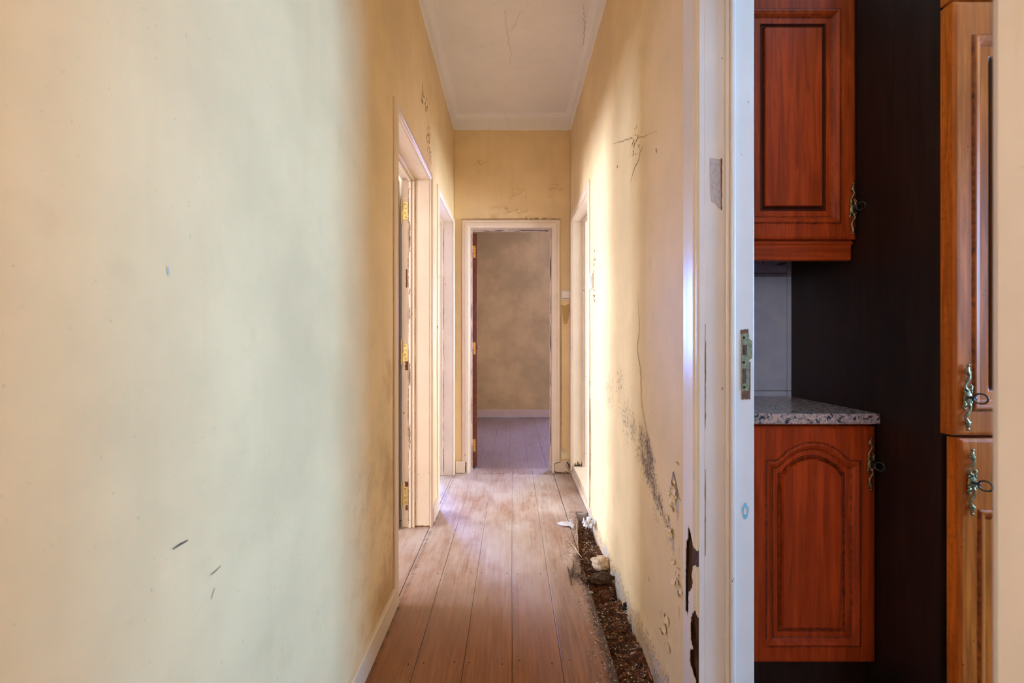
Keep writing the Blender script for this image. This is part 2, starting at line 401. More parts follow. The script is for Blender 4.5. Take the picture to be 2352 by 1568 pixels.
skin_x(mb, XL, 0.2, YB, 0.0, H-0.12, hl, +1)
mb.attr('mask', mask_left)
wl = struct(mb.build('wall_left', 'wall', smooth=False), 'long yellowed cream plaster wall on the left with two open doorways', 'wall')

# right wall
MOULD = [(RW(*q), r, a) for q, r, a in [
    ((1400, 900), 0.24, 0.56), ((1425, 880), 0.20, 0.55), ((1440, 960), 0.20, 0.58), ((1372, 950), 0.24, 0.52), ((1455, 985), 0.14, 0.60), ((1385, 1000), 0.18, 0.44), ((1475, 1005), 0.10, 0.66), ((1485, 1020), 0.10, 0.7), ((1500, 1100), 0.09, 0.74), ((1488, 1075), 0.09, 0.74), ((1515, 1150), 0.075, 0.7),
    ((1480, 1050), 0.075, 0.74), ((1492, 1090), 0.07, 0.78), ((1505, 1130), 0.06, 0.76), ((1520, 1165), 0.055, 0.72), ((1483, 965), 0.07, 0.5),
    ((1532, 1200), 0.05, 0.62), ((1540, 1225), 0.035, 0.55), ((1500, 1065), 0.05, 0.62), ((1470, 1000), 0.04, 0.5), ((1400, 830), 0.16, 0.40), ((1358, 1040), 0.14, 0.40), ((1380, 1090), 0.12, 0.36), ((1455, 900), 0.12, 0.42), ((1470, 1040), 0.13, 0.58), ((1510, 1180), 0.10, 0.55), ((1440, 1010), 0.14, 0.52), ((1495, 1060), 0.09, 0.8), ((1490, 1030), 0.07, 0.8), ((1548, 1330), 0.03, 0.45), ((1535, 1440), 0.04, 0.45)]]
PEEL = [(RW(*q), ry, rz, a) for q, ry, rz, a in [
    ((1552, 1120), 0.022, 0.075, 0.75), ((1558, 1160), 0.020, 0.08, 0.75), ((1540, 1215), 0.020, 0.05, 0.85), ((1548, 1240), 0.020, 0.05, 0.8),
    ((1528, 1185), 0.02, 0.04, 0.6), ((1555, 1320), 0.012, 0.05, 0.6), ((1562, 1410), 0.012, 0.05, 0.6), ((1520, 1410), 0.010, 0.035, 0.6),
    ((1535, 1480), 0.010, 0.06, 0.62), ((1562, 1270), 0.014, 0.04, 0.55), ((1372, 840), 0.03, 0.05, 0.45), ((1465, 330), 0.03, 0.02, 0.48)]]
CR = [RW(*q) for q in [(1468, 672), (1471, 760), (1466, 800), (1474, 850), (1476, 930), (1488, 990), (1498, 1040)]]
def mask_right(p):
    x, y, z = p
    if x > XR+0.05: return (0, 0, 0)
    n = nz(y*2.4, z*2.4, 9.7, 4)
    mould = max(a*gauss(math.hypot(y-c[0], z-c[1]), r) for c, r, a in MOULD)
    peel = max(a*gauss(math.hypot((y-c[0])/ry, (z-c[1])/rz), 1.0) for c, ry, rz, a in PEEL)
    base = 0.030+0.030*nz(y*9, 0, 4.4, 4)+0.02*max(0, 1.5-y)
    if z < base+0.05: peel = max(peel, 0.85*min(1, max(0, (base+0.02-z)/0.03)))
    mould = max(mould, 0.55*gauss(z-base-0.01, 0.03), 0.50*gauss(z-0.0, 0.05))
    stain = 0.35*gauss(y-1.62, 0.10)*gauss(z-1.3, 0.5)+0.25*gauss(z-0.1, 0.25)+0.35*max(0, n)*gauss(z-0.9, 0.5)
    if z > 2.0: stain += 0.25*max(0, n+0.3)*min(1, max(0, (y-2.3)/0.8))
    stain += 0.45*gauss(math.hypot((y-RW(1536, 1225)[0])/0.05, (z-RW(1536, 1225)[1])/0.08), 1)
    return (peel, mould, max(0, stain))
def extra_right(y, z):
    e = 0.0
    if z < 0.09: e += (0.09-z)*0.10*(1+0.8*nz(y*9, z*9, 2, 3))
    c = max(a*gauss(math.hypot(y-q[0], z-q[1]), r) for q, r, a in MOULD)
    e += 0.002*c*nz(y*25, z*25, 5, 3)
    return e
mb = MB(); hr = [hole(D4), hole(D5)]
wall_x(mb, XR, XR+TR, -2.5, YB, 0.0, H, hr)
mb.box((XR+0.003, 0.9, -0.14), (XR+TR, 2.885, 0.0))
skin_x(mb, XR, 0.2, YB, 0.0, H-0.12, [hole(D4), hole(D5)], -1, res=0.010, extra=extra_right)
skin_x(mb, XR, 1.19, 2.88, -0.10, 0.0, [], -1, res=0.012, extra=lambda y, z: 0.009*(1+0.8*nz(y*9, 0, 2, 3))+0.003*nz(y*30, z*30, 1, 3))
mb.attr('mask', mask_right)
wr = struct(mb.build('wall_right', 'wall'), 'damp cream plaster wall on the right with mould and peeling paint', 'wall')

# back wall: two skins with a cavity, so the torn hole near the floor is a real hole
HOLE = [BW(*q) for q in [(1289, 1039), (1294, 1030), (1300, 1038), (1304, 1048), (1298, 1051), (1289, 1050)]]
mb = MB(); hb = [hole(D3)]
for a, b, c, d in rects(XL, XR, 0.0, H-0.12, hb):
    nu = max(1, int((b-a)/0.011)); nv = max(1, int((d-c)/0.011))
    def P(u, v, a=a, b=b, c=c, d=d): return a+(b-a)*u, c+(d-c)*v
    def fn(u, v, P=P):
        x, z = P(u, v); return (x, YB-0.003-0.0018*nz(x*3, z*3, 11, 3), z)
    def keep(u, v, P=P):
        x, z = P(u, v); return not inpoly(x+0.004*nz(x*60, z*60, 0, 2), z, HOLE)
    mb.grid(nu, nv, fn, keep)
wall_y(mb, YB+0.10, YB+TB, -0.66, XR+TR, 0.0, H, hb)
wall_y(mb, YB+0.001, YB+0.10, -0.66, D3[0]-LIN, 0.0, H, [])
wall_y(mb, YB+0.001, YB+0.10, D3[0]-LIN, XR+TR, D3[2]+LIN, H, [])
wall_y(mb, YB+0.001, YB+0.10, D3[1]+LIN, XR+TR, 0.25, D3[2]+LIN, [])
BP = [(BW(*q), rx, rz, a) for q, rx, rz, a in [((1190, 442), 0.05, 0.03, 0.46), ((1270, 432), 0.04, 0.05, 0.44), ((1150, 478), 0.06, 0.012, 0.5), ((1190, 485), 0.07, 0.02, 0.5), ((1230, 500), 0.12, 0.01, 0.44), ((1100, 375), 0.03, 0.02, 0.38)]]
def mask_back(p):
    x, y, z = p
    if y > YB+0.03: return (0, 0, 0)
    n = nz(x*3, z*3, 21, 4)
    peel = 0
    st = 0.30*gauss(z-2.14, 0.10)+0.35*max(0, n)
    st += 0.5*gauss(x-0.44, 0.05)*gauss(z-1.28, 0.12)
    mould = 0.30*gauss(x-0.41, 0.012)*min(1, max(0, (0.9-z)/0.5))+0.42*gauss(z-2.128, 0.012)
    return (peel, mould, max(0, st))
mb.attr('mask', mask_back)
wb = struct(mb.build('wall_back', 'wall'), 'ochre end wall of the corridor above the open doorway', 'wall')

# near end wall
mb = MB(); wall_y(mb, -2.62, -2.5, XL-TL, XR+TR, 0, H)
struct(mb.build('wall_near', 'wall'), 'plaster wall behind the viewpoint', 'wall')

# ceiling
mb = MB()
mb.grid(50, 130, lambda u, v: (XL+(XR-XL)*u, 1.5+(YB-1.5)*v, H+0.003*nz(u*2, v*6, 3, 3)-0.004))
mb.box((XL-TL, -2.62, H), (XR+TR, YB+TB, H+0.1))
mb.attr('mask', lambda p: (0, 0, 0.18*max(0, nz(p[0]*2, p[1]*2, 1, 3))))
cl = struct(mb.build('ceiling', 'ceiling', smooth=False), 'white painted corridor ceiling with fine cracks', 'ceiling')

# fascia cornice, rounded into the ceiling
def cornice(name, a, b, inward, label):
    a = Vector(a); b = Vector(b); t = (b-a).normalized(); n = Vector(inward); mb = MB(); L = (b-a).length; N = max(4, int(L/0.02))
    prof = [(0.0, -0.128), (0.010, -0.126), (0.011, -0.05), (0.016, -0.028), (0.028, -0.012), (0.045, -0.005), (0.06, -0.002), (0.0, 0.0)]
    m = len(prof)
    for i in range(N+1):
        q = a+t*(L*i/N); w = 0.004*nz(q.x*9, q.y*9, 7, 3)
        for j, (o, z) in enumerate(prof): mb.v.append(tuple(q+n*o+Vector((0, 0, H+z+(w if j < 2 else 0)))))
    for i in range(N):
        for j in range(m): mb.f.append((i*m+j, i*m+(j+1) % m, (i+1)*m+(j+1) % m, (i+1)*m+j))
    mb.f += [tuple(range(m)), tuple(N*m+j for j in range(m))]
    return struct(mb.build(name, 'ceiling'), label, 'cornice')
cornice('trim_1', (XL, 0.0, 0), (XL, YB, 0), (1, 0, 0), 'white fascia cornice along the top of the left wall')
cornice('trim_2', (XR, 0.0, 0), (XR, YB, 0), (-1, 0, 0), 'ragged white fascia cornice along the top of the right wall')
cornice('trim_3', (XL+0.011, YB, 0), (XR-0.011, YB, 0), (0, -1, 0), 'white fascia cornice across the end wall')

# ------------------------------------------------------------------ side rooms (shells the daylight comes through)
def window(n, loc, rz, wd, ht, label):           # local x along the wall, y out of the room
    e = empty('window_%d' % n, loc, rz); struct(e, label, 'window')
    fr = MB(); t = 0.05
    fr.box((-wd/2, 0, 0), (-wd/2+t, 0.06, ht)).box((wd/2-t, 0, 0), (wd/2, 0.06, ht)).box((-wd/2+t, 0, 0), (wd/2-t, 0.06, t)).box((-wd/2+t, 0, ht-t), (wd/2-t, 0.06, ht))
    fr.build('frame', 'paint_white', e, local=True)
    MB().box((-0.02, 0.01, t), (0.02, 0.05, ht-t)).build('mullion', 'paint_white', e, local=True)
    for s in (-1, 1):
        a, b = sorted((s*0.02, s*(wd/2-t))); MB().box((a, 0.028, t), (b, 0.032, ht-t)).build('pane', 'glass', e, local=True)
XW = -3.6
mb = MB(); wall_x(mb, XW-0.06, XW, 0.0, 6.74, 0, H, [(0.5, 1.4, 0.8, 2.1), (1.9, 2.6, 0.8, 2.1), (4.75, 5.55, 0.8, 2.1)])
struct(mb.build('wall_rooms_left', 'room_white'), 'pale outer wall of the left rooms with two windows and one added for fill light', 'wall')
mb = MB(); wall_y(mb, 2.80, 2.88, XW, XL-TL, 0, H)
struct(mb.build('wall_rooms_partition', 'room_white'), 'pale partition between the two left rooms', 'wall')
mb = MB(); wall_y(mb, 0.0, 0.08, XW, XL-TL, 0, H)
struct(mb.build('wall_rooms_near', 'room_white'), 'pale near wall of the first left room', 'wall')
mb = MB(); wall_y(mb, 6.64, 6.74, XW, -0.66, 0, H, [(-2.4, -1.7, 0.8, 2.1)])
struct(mb.build('wall_rooms_back', 'room_white'), 'pale back wall of the second left room with a window', 'wall')
mb = MB(); wall_x(mb, -0.70, -0.62, YB+TB, 6.64, 0, H)
struct(mb.build('wall_far_room_left', 'wall_far'), 'stained side wall of the far room behind its open door', 'wall')
def mask_far(p):
    x, y, z = p; n = nz(x*2.5, z*2.5, 31, 5)
    m = 0.42*gauss(z-1.45, 0.30)*max(0, n+0.35)+0.40*gauss(z-0.85, 0.4)*max(0, n+0.2)
    return (0, 0.8*m, 0.45*max(0, n)+0.5*m)
mb = MB(); wall_y(mb, 6.66, 6.74, -0.66, 2.7, 0, H, [(1.3, 2.2, 0.8, 2.1)])
mb.grid(160, 200, lambda u, v: (-0.62+1.9*u, 6.642, H*v)); wall_y(mb, 6.642, 6.66, 1.28, 2.7, 0, H, [(1.3, 2.2, 0.8, 2.1)])
mb.attr('mask', mask_far)
struct(mb.build('wall_far_room', 'wall_far'), 'mould-stained grey beige wall seen through the far doorway', 'wall')
mb = MB(); wall_x(mb, 2.6, 2.7, 3.88, 6.64, 0, H)
struct(mb.build('wall_far_room_right', 'wall_far'), 'right-hand wall of the far room', 'wall')
mb = MB(); wall_y(mb, YB+0.06, YB+TB, XR+TR, 2.6, 0, H)
struct(mb.build('wall_room_four_back', 'room_white'), 'pale wall between the right-hand room and the far room', 'wall')
mb = MB(); wall_x(mb, 3.0, 3.08, 1.9, 3.95, 0, H, [(2.7, 3.5, 0.85, 2.05)])
struct(mb.build('wall_room_four_right', 'room_white'), 'pale outer wall of the right-hand room with a window', 'wall')
window(1, (XW, 2.25, 0.8), PI/2, 0.7, 1.3, 'white two-pane window of the first left room')
window(8, (XW, 0.95, 0.8), PI/2, 0.9, 1.3, 'wider white window added to the first left room for fill light')
window(2, (XW, 5.15, 0.8), PI/2, 0.8, 1.3, 'white two-pane window in the side of the second left room')
window(3, (-2.05, 6.64, 0.8), 0, 0.7, 1.3, 'white two-pane window in the back of the second left room')
window(4, (1.75, 6.66, 0.8), 0, 0.9, 1.3, 'white two-pane window of the far room')
window(5, (3.0, 3.10, 0.85), -PI/2, 0.8, 1.2, 'white two-pane window of the raised right-hand room')
window(6, (3.4, 0.45, 0.95), -PI/2, 1.2, 1.2, 'white two-pane kitchen window')
window(7, (XL-0.09, -1.40, 0.95), PI/2, 0.8, 1.2, 'white two-pane window added behind the viewpoint to light the near corridor')
MB().box((XW-0.1, -0.05, H), (XL-TL, 6.8, H+0.1)).build('ceiling_rooms_left', 'ceiling')
MB().box((XL-TL, YB+TB, H), (3.2, 6.8, H+0.1)).build('ceiling_far_room', 'ceiling')
MB().box((XR+TR, -1.8, H), (3.6, YB+TB, H+0.1)).build('ceiling_rooms_right', 'ceiling')
for nm, lb in (('ceiling_rooms_left', 'white ceiling over the left rooms'), ('ceiling_far_room', 'white ceiling over the far room'), ('ceiling_rooms_right', 'white ceiling over kitchen and right-hand room')):
    struct(bpy.data.objects[nm], lb, 'ceiling')

# ------------------------------------------------------------------ floors
LEFT_EDGE = [(0.345, -2.5), (0.345, 0.9), (0.347, 1.45), (0.350, 1.65), (0.346, 1.87), (0.347, 1.98), (0.343, 2.04), (0.330, 2.07), (0.318, 2.10), (0.322, 2.14), (0.333, 2.17), (0.336, 2.23), (0.344, 2.28), (0.345, 2.40), (0.345, YB+TB)]
TRENCH_L = [(0.345, 2.36), (0.358, 2.42), (0.364, 2.52), (0.372, 2.58), (0.384, 2.66), (0.404, 2.74), (0.414, 2.85), (0.417, 2.93)]
mb = MB(); mb.box((XL, -2.5, -0.16), (XR+0.003, YB+TB, -0.13))
fl = struct(mb.build('floor', 'dark'), 'worn brown timber boards of the corridor floor', 'floor')
def rot_mask(p):
    x, y, z = p
    e = 0.346 if y < 2.36 else 0.38+0.1*(y-2.36)
    d = abs(x-e)
    m = 0.9*gauss(d, 0.040)*(1 if 1.2 < y < 2.95 else 0)
    m = max(m, 0.9*gauss(math.hypot((x-0.30)/0.035, (y-2.13)/0.10), 1), 0.55*gauss(math.hypot((x-0.33)/0.05, (y-2.5)/0.2), 1))
    m = max(m, 0.45*gauss(math.hypot((x-0.42)/0.06, (y-3.1)/0.25), 1))
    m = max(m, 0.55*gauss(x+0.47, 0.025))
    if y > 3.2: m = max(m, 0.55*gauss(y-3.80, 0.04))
    return (m, 0, 0)
def plank_x(parent, x0, x1, y0, y1, mat, th=0.028, zoff=0.0, right=None):
    g = 0.0006; mb = MB(); n = max(2, int((y1-y0)/0.04)); c = 0.0014; nx = 10
    if right is None: xr = lambda y: x1-g
    else: xr = right
    o = 0; rows = []
    for i in range(n+1):
        y = y0+(y1-y0)*i/n; b = xr(y); a = x0+g
        row = [(a, y, zoff-th), (a, y, zoff-c)]+[(a+c+(b-a-2*c)*j/nx, y, zoff+0.0006*nz((a+j)*3, y*2, 1, 2)) for j in range(nx+1)]+[(b, y, zoff-c), (b, y, zoff-th)]
        rows.append(row)
    m = len(rows[0])
    for r in rows: mb.v += r
    for i in range(n):
        for j in range(m): mb.f.append((i*m+j, i*m+(j+1) % m, (i+1)*m+(j+1) % m, (i+1)*m+j))
    mb.f += [tuple(range(m)), tuple(n*m+j for j in range(m))]
    mb.attr('mask', rot_mask)
    return mb.build('plank', mat, parent)
def edge_at(L):
    def f(y):
        for (xa, ya), (xb, yb) in zip(L[:-1], L[1:]):
            if ya <= y <= yb: return xa+(xb-xa)*(y-ya)/(yb-ya)+0.003*nz(y*40, 0, 1, 3)-0.001
        return L[-1][0] if y > L[-1][1] else L[0][0]
    return f
EDG = [-0.488, -0.33, -0.165, 0.0, 0.17]
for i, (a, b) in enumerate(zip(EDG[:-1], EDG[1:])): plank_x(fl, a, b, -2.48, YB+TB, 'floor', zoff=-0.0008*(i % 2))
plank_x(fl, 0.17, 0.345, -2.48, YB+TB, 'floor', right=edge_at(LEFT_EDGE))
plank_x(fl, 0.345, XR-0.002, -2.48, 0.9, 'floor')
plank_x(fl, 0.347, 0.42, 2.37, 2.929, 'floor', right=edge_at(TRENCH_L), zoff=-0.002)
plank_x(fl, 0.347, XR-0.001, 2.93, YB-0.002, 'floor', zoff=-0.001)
# bed of rotted wood where the last board has gone
def bedz(x, y):
    z = -0.050+0.018*nz(x*14, y*14, 2, 4)+0.006*nz(x*60, y*60, 2, 3)
    z += 0.020*gauss(math.hypot((x-0.43)/0.05, (y-2.44)/0.10), 1)-0.040*gauss(y-2.055-0.25*(x-0.43), 0.025)
    return z-0.012*max(0, 1.9-y)
mb = MB(); mb.grid(34, 300, lambda u, v: (0.315+0.192*u, 0.9+2.035*v, bedz(0.315+0.192*u, 0.9+2.035*v)))
o = mb.build('rotten_wood_bed', 'bed', fl, smooth=False); o['kind'] = 'stuff'; o['label'] = 'crumbled red brown rotten wood where a floorboard is missing'
# nail heads along the joist lines
mb = MB()
for yj in (1.56, 2.16, 2.75, 3.32):
    for a, b in zip(EDG+[0.17], EDG[1:]+[0.335]):
        for t in (0.16, 0.84):
            x = a+(b-a)*t+random.uniform(-.008, .008); y = yj+random.uniform(-.012, .012); r = 0.0035
            mb.add([(x+r*math.cos(q*PI/3), y+r*math.sin(q*PI/3), 0.0012) for q in range(6)], [tuple(range(6))])
o = mb.build('nail_heads', 'crack', fl); o['kind'] = 'stuff'
# scratches and scuffs on the boards
# left rooms and far room floors
MB().box((XW, 0.0, -0.16), (XL, 6.64, -0.04)).build('floor_rooms_left', 'dark')
frl = struct(bpy.data.objects['floor_rooms_left'], 'brown timber floor of the left rooms', 'floor')
for i in range(1, 19):
    a = -0.495-0.165*i; b = a+0.165
    if i == 1:
        for d in (D1, D2): plank_x(frl, -0.66, -0.49, d[0]-0.01, d[1]+0.01, 'floor')
    else:
        plank_x(frl, a, b, 0.09, 2.79, 'floor'); plank_x(frl, a, b, 2.89, 6.62, 'floor')
MB().box((-0.62, YB+TB, -0.16), (2.6, 6.64, -0.04)).build('floor_far_room', 'dark')
ffr = struct(bpy.data.objects['floor_far_room'], 'pale timber boards of the far room floor', 'floor')
x = -0.023-0.163*4
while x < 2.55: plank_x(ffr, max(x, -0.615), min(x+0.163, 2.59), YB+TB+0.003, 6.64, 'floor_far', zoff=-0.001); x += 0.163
MB().box((XR+TR, 1.95, -0.02), (3.0, 3.86, SILL)).build('floor_room_four', 'floor_far'); struct(bpy.data.objects['floor_room_four'], 'raised floor of the right-hand room', 'floor')

# ------------------------------------------------------------------ doorways
def architrave(e, W, Hh, cw, proud=0.018, mat='paint', skip=(), z0=0.0):
    prof = [(0, 0), (0, proud*.55), (.004, proud*.72), (.009, proud*.72), (.013, proud), (cw*.55, proud), (cw*.62, proud*.86), (cw-.010, proud*.86), (cw-.002, proud*.6), (cw, 0)]
    m = len(prof)
    for s, nm in ((-1, 'architrave_left'), (1, 'architrave_right')):
        if nm in skip: continue
        mb = MB(); N = 60
        for i in range(N+1):
            for a, p in prof:
                z = z0+(Hh+a-z0)*i/N; mb.v.append((s*(W/2+a), -p-0.002, z))
        for i in range(N):
            for j in range(m): mb.f.append((i*m+j, i*m+(j+1) % m, (i+1)*m+(j+1) % m, (i+1)*m+j))
        mb.f += [tuple(range(m)), tuple(N*m+j for j in range(m))]
        mb.build('architrave', mat, e, local=True)
    mb = MB(); N = 20
    for i in range(N+1):
        for a, p in prof: mb.v.append(((W/2+a)*(2*i/N-1), -p-0.002, Hh+a))
    for i in range(N):
        for j in range(m): mb.f.append((i*m+j, i*m+(j+1) % m, (i+1)*m+(j+1) % m, (i+1)*m+j))
    mb.f += [tuple(range(m)), tuple(N*m+j for j in range(m))]
    mb.build('head_architrave', mat, e, local=True)
def lining(e, W, Hh, T, stop, mat='paint', z0=0.0):
    for s in (-1, 1):
        a, b = sorted((s*W/2, s*(W/2+LIN))); MB().box((a, -0.001, z0), (b, T, Hh+LIN)).build('jamb', mat, e, local=True, bevel=0.002)
        for k, (d0, d1, pr) in enumerate(stop):
            a, b = sorted((s*W/2, s*(W/2-pr))); MB().box((a, d0, z0), (b, d1, Hh-pr)).build('door_stop', mat, e, local=True, bevel=0.003)
    MB().box((-W/2, -0.001, Hh), (W/2, T, Hh+LIN)).build('head_jamb', mat, e, local=True, bevel=0.002)
    for k, (d0, d1, pr) in enumerate(stop): MB().box((-W/2, d0, Hh-pr), (W/2, d1, Hh)).build('head_stop', mat, e, local=True, bevel=0.003)
def chips(e, name, path, n, width, length, nrm_axis, off, mat, seed=0, gap=0.5):
    """irregular flat flakes strung along a local z line: path=(u or d, coordinate) on a face"""
    r = random.Random(seed); mb = MB()
    return mb
def flake_line(mb, P0, P1, side, nrm, wmin, wmax, seed, cover=0.6, step=0.006):
    """ragged ribbon of missing paint along P0-P1; side = in-plane direction, nrm = out of the face"""
    P0 = Vector(P0); P1 = Vector(P1); side = Vector(side); nrm = Vector(nrm); L = (P1-P0).length; t = (P1-P0)/L
    n = int(L/step); prev = None
    for i in range(n+1):
        s = i*step; a = nz(s*5, seed, 0, 3)+0.5; w = 0 if a < 1-cover else wmin+(wmax-wmin)*max(0, min(1, (a-(1-cover))*1.3+0.5*nz(s*60, seed, 3, 2)))
        j = nz(s*40, seed, 7, 2)*wmin*0.7
        q = P0+t*s+nrm; cur = (q+side*(j-w*0.35), q+side*(j+w*0.65), w)
        if prev and prev[2] > 0 and w > 0: mb.add([prev[0], prev[1], cur[1], cur[0]], [(0, 1, 2, 3)])
        prev = cur
def hinge(e, u, d, z, s, on_leaf=None, mat='brass'):
    """flag hinge on the jamb face at u (facing -s), knuckle towards +d"""
    hh = 0.104; mb = MB()
    if on_leaf is None:
        poly = [(d, z-hh/2), (d-0.034, z-hh/2), (d-0.034, z+hh/2), (d-0.012, z+hh/2), (d-0.012, z), (d, z)]
        mb.prism(poly, lambda a, b, h: (u-s*h, a, b), 0.0, 0.0025)
        h = mb.build('hinge', mat, e, local=True)
        sc = MB()
        for k in range(4): sc.ball((u-s*0.0025, d-0.023+0.006*(k % 2), z-hh/2+0.013+0.026*k), (0.001, 0.0035, 0.0035), 8, 4)
        sc.build('screws', 'chipwood', h, local=True)
    else:
        poly = [(u, z-hh/2), (u+0.030, z-hh/2), (u+0.030, z+hh/2), (u-0.004, z+hh/2), (u-0.004, z), (u, z)]
        poly = [(u+0.032, z-hh/2), (u+0.012, z-hh/2), (u+0.012, z), (u, z), (u, z+hh/2), (u+0.032, z+hh/2)]
        mb.prism(poly, lambda a, b, h: (a, d-h, b), 0.0, 0.0025)
        h = mb.build('hinge', mat, e, local=True)
        sc = MB()
        for k in range(4): sc.ball((u+0.019+0.006*(k % 2), d-0.0025, z-hh/2+0.013+0.026*k), (0.0035, 0.001, 0.0035), 8, 4)
        sc.build('screws', 'chipwood', h, local=True)
        u = u-0.002
    pin = MB(); pz = z; r = 0.0065
    pu = u-s*0.004 if on_leaf is None else u
    pd = d+0.004 if on_leaf is None else d-0.004
    pin.tube([(pu, pd, pz-0.085), (pu, pd, pz-0.080), (pu, pd, pz-0.077), (pu, pd, pz-0.070), (pu, pd, pz+0.070), (pu, pd, pz+0.077), (pu, pd, pz+0.080), (pu, pd, pz+0.085)], [0.002, 0.005, 0.003, r, r, 0.003, 0.005, 0.002], 10)
    pin.build('pin', mat, h, local=True, smooth=False)

# doorway 1: left wall, nearest
y0, y1, hh = D1; W = y1-y0
e1 = struct(empty('door_1', (XL, (y0+y1)/2, 0), PI/2), 'nearer open doorway in the left wall with cream jamb and brass hinges', 'door')
lining(e1, W, hh, TL, [(0.085, 0.104, 0.010), (0.104, 0.120, 0.016)]); architrave(e1, W, hh, 0.046, 0.015)
for z in (1.875, 1.035, 0.188): hinge(e1, W/2, TL-0.004, z, 1, mat='old_brass')
lf = MB().box((W/2-0.044, TL+0.012, 0.012), (W/2-0.004, TL+0.74, hh-0.01)).build('leaf', 'leaf', e1, local=True, bevel=0.002)
mb = MB(); flake_line(mb, (W/2, 0.1215, 0.02), (W/2, 0.1215, hh-0.05), (0, 1, 0), (-0.0004, 0, 0), 0.0025, 0.009, 3, 0.9)
flake_line(mb, (W/2, 0.0848, 0.0), (W/2, 0.0848, hh-0.02), (0, -1, 0), (-0.0004, 0, 0), 0.0012, 0.004, 5, 0.75)
flake_line(mb, (W/2-0.0162, 0.112, 0.02), (W/2-0.0162, 0.112, hh-0.05), (0, 1, 0), (-0.0004, 0, 0), 0.003, 0.010, 8, 0.42)
flake_line(mb, (W/2, 0.0, 0.004), (W/2, 0.085, 0.004), (0, 0, 1), (-0.0005, 0, 0), 0.004, 0.012, 2, 0.85)
for za, zb, wd in ((0.93, 0.985, 0.024), (1.42, 1.53, 0.010), (0.24, 0.27, 0.02), (0.10, 0.135, 0.016)):
    flake_line(mb, (W/2, 0.133, za), (W/2, 0.133, zb), (0, 1, 0), (-0.0006, 0, 0), wd*.5, wd, int(za*100), 1.0)
mb.build('paint_chips', 'chipwood', e1, local=True)['kind'] = 'stuff'
# doorway 2: left wall, farther
y0, y1, hh = D2; W = y1-y0
e2 = struct(empty('door_2', (XL, (y0+y1)/2, 0), PI/2), 'farther open doorway in the left wall beside the end wall', 'door')
lining(e2, W, hh, TL, [(0.078, 0.095, 0.010), (0.095, 0.112, 0.016)]); architrave(e2, W, hh, 0.046, 0.015)
MB().box((-W/2+0.004, TL+0.012, 0.012), (-W/2+0.044, TL+0.70, hh-0.01)).build('leaf', 'leaf', e2, local=True, bevel=0.002)
mb = MB(); flake_line(mb, (W/2, 0.0775, 0.02), (W/2, 0.0775, hh-0.03), (0, -1, 0), (-0.0004, 0, 0), 0.002, 0.008, 13, 0.7)
flake_line(mb, (W/2-0.0164, 0.105, 0.02), (W/2-0.0164, 0.105, hh-0.05), (0, 1, 0), (-0.0004, 0, 0), 0.003, 0.012, 18, 0.5)
mb.build('paint_chips', 'chipwood', e2, local=True)['kind'] = 'stuff'
# doorway 3: end wall
x0, x1, hh = D3; W = x1-x0
e3 = struct(empty('door_3', ((x0+x1)/2, YB, 0), 0), 'open doorway in the end wall with cream casing and brown leaf', 'door')
lining(e3, W, hh, TB, [(0.052, 0.085, 0.013)]); architrave(e3, W, hh, 0.068, 0.022)
th = math.radians(9)
lp = Vector((-W/2+0.004, TB+0.006, 0))
def lm(a, b, z): return (lp.x+a*math.cos(th)-b*math.sin(th), lp.y+a*math.sin(th)+b*math.cos(th), z)
mb = MB(); lw, lt = 0.66, 0.044
for z in (0.012, hh-0.012): mb.v += [lm(0, 0, z), lm(lt, 0, z), lm(lt, lw, z), lm(0, lw, z)]
mb.f += [(0, 3, 2, 1), (4, 5, 6, 7), (0, 1, 5, 4), (1, 2, 6, 5), (2, 3, 7, 6), (3, 0, 4, 7)]
leaf3 = mb.build('leaf', 'leaf', e3, local=True, bevel=0.002); leaf3['label'] = 'dark reddish brown door leaf swung open'
mb = MB(); q = lambda b, a: Vector(lm(lt+a, b, 1.045))
mb.tube([q(0.60, 0), q(0.60, 0.006)], [0.022, 0.020], 14); mb.tube([q(0.60, 0.004), q(0.60, 0.03)], 0.008, 10); mb.ball(q(0.60, 0.045), (0.022, 0.022, 0.022), 14, 10)
mb.build('knob', 'antique', leaf3, local=True, smooth=True)
for z in (1.88, 1.04, 0.198): hinge(e3, -W/2+0.003, TB+0.0055, z, -1, on_leaf=True, mat='brass')
mb = MB(); flake_line(mb, (-W/2+0.02, 0.0515, hh-0.0135), (W/2-0.02, 0.0515, hh-0.0135), (0, 1, 0), (0, 0, -0.0004), 0.01, 0.034, 23, 0.6)
flake_line(mb, (-W/2+0.02, 0.0512, hh-0.010), (W/2-0.02, 0.0512, hh-0.010), (0, 0, 1), (0, -0.0004, 0), 0.002, 0.008, 29, 0.75)
flake_line(mb, (W/2-0.010, 0.0512, 0.02), (W/2-0.010, 0.0512, hh-0.03), (1, 0, 0), (0, -0.0004, 0), 0.002, 0.007, 31, 0.65)
flake_line(mb, (-W/2+0.010, 0.0512, 0.02), (-W/2+0.010, 0.0512, hh-0.03), (1, 0, 0), (0, -0.0004, 0), 0.002, 0.006, 37, 0.55)
mb.build('paint_chips', 'crack', e3, local=True)['kind'] = 'stuff'
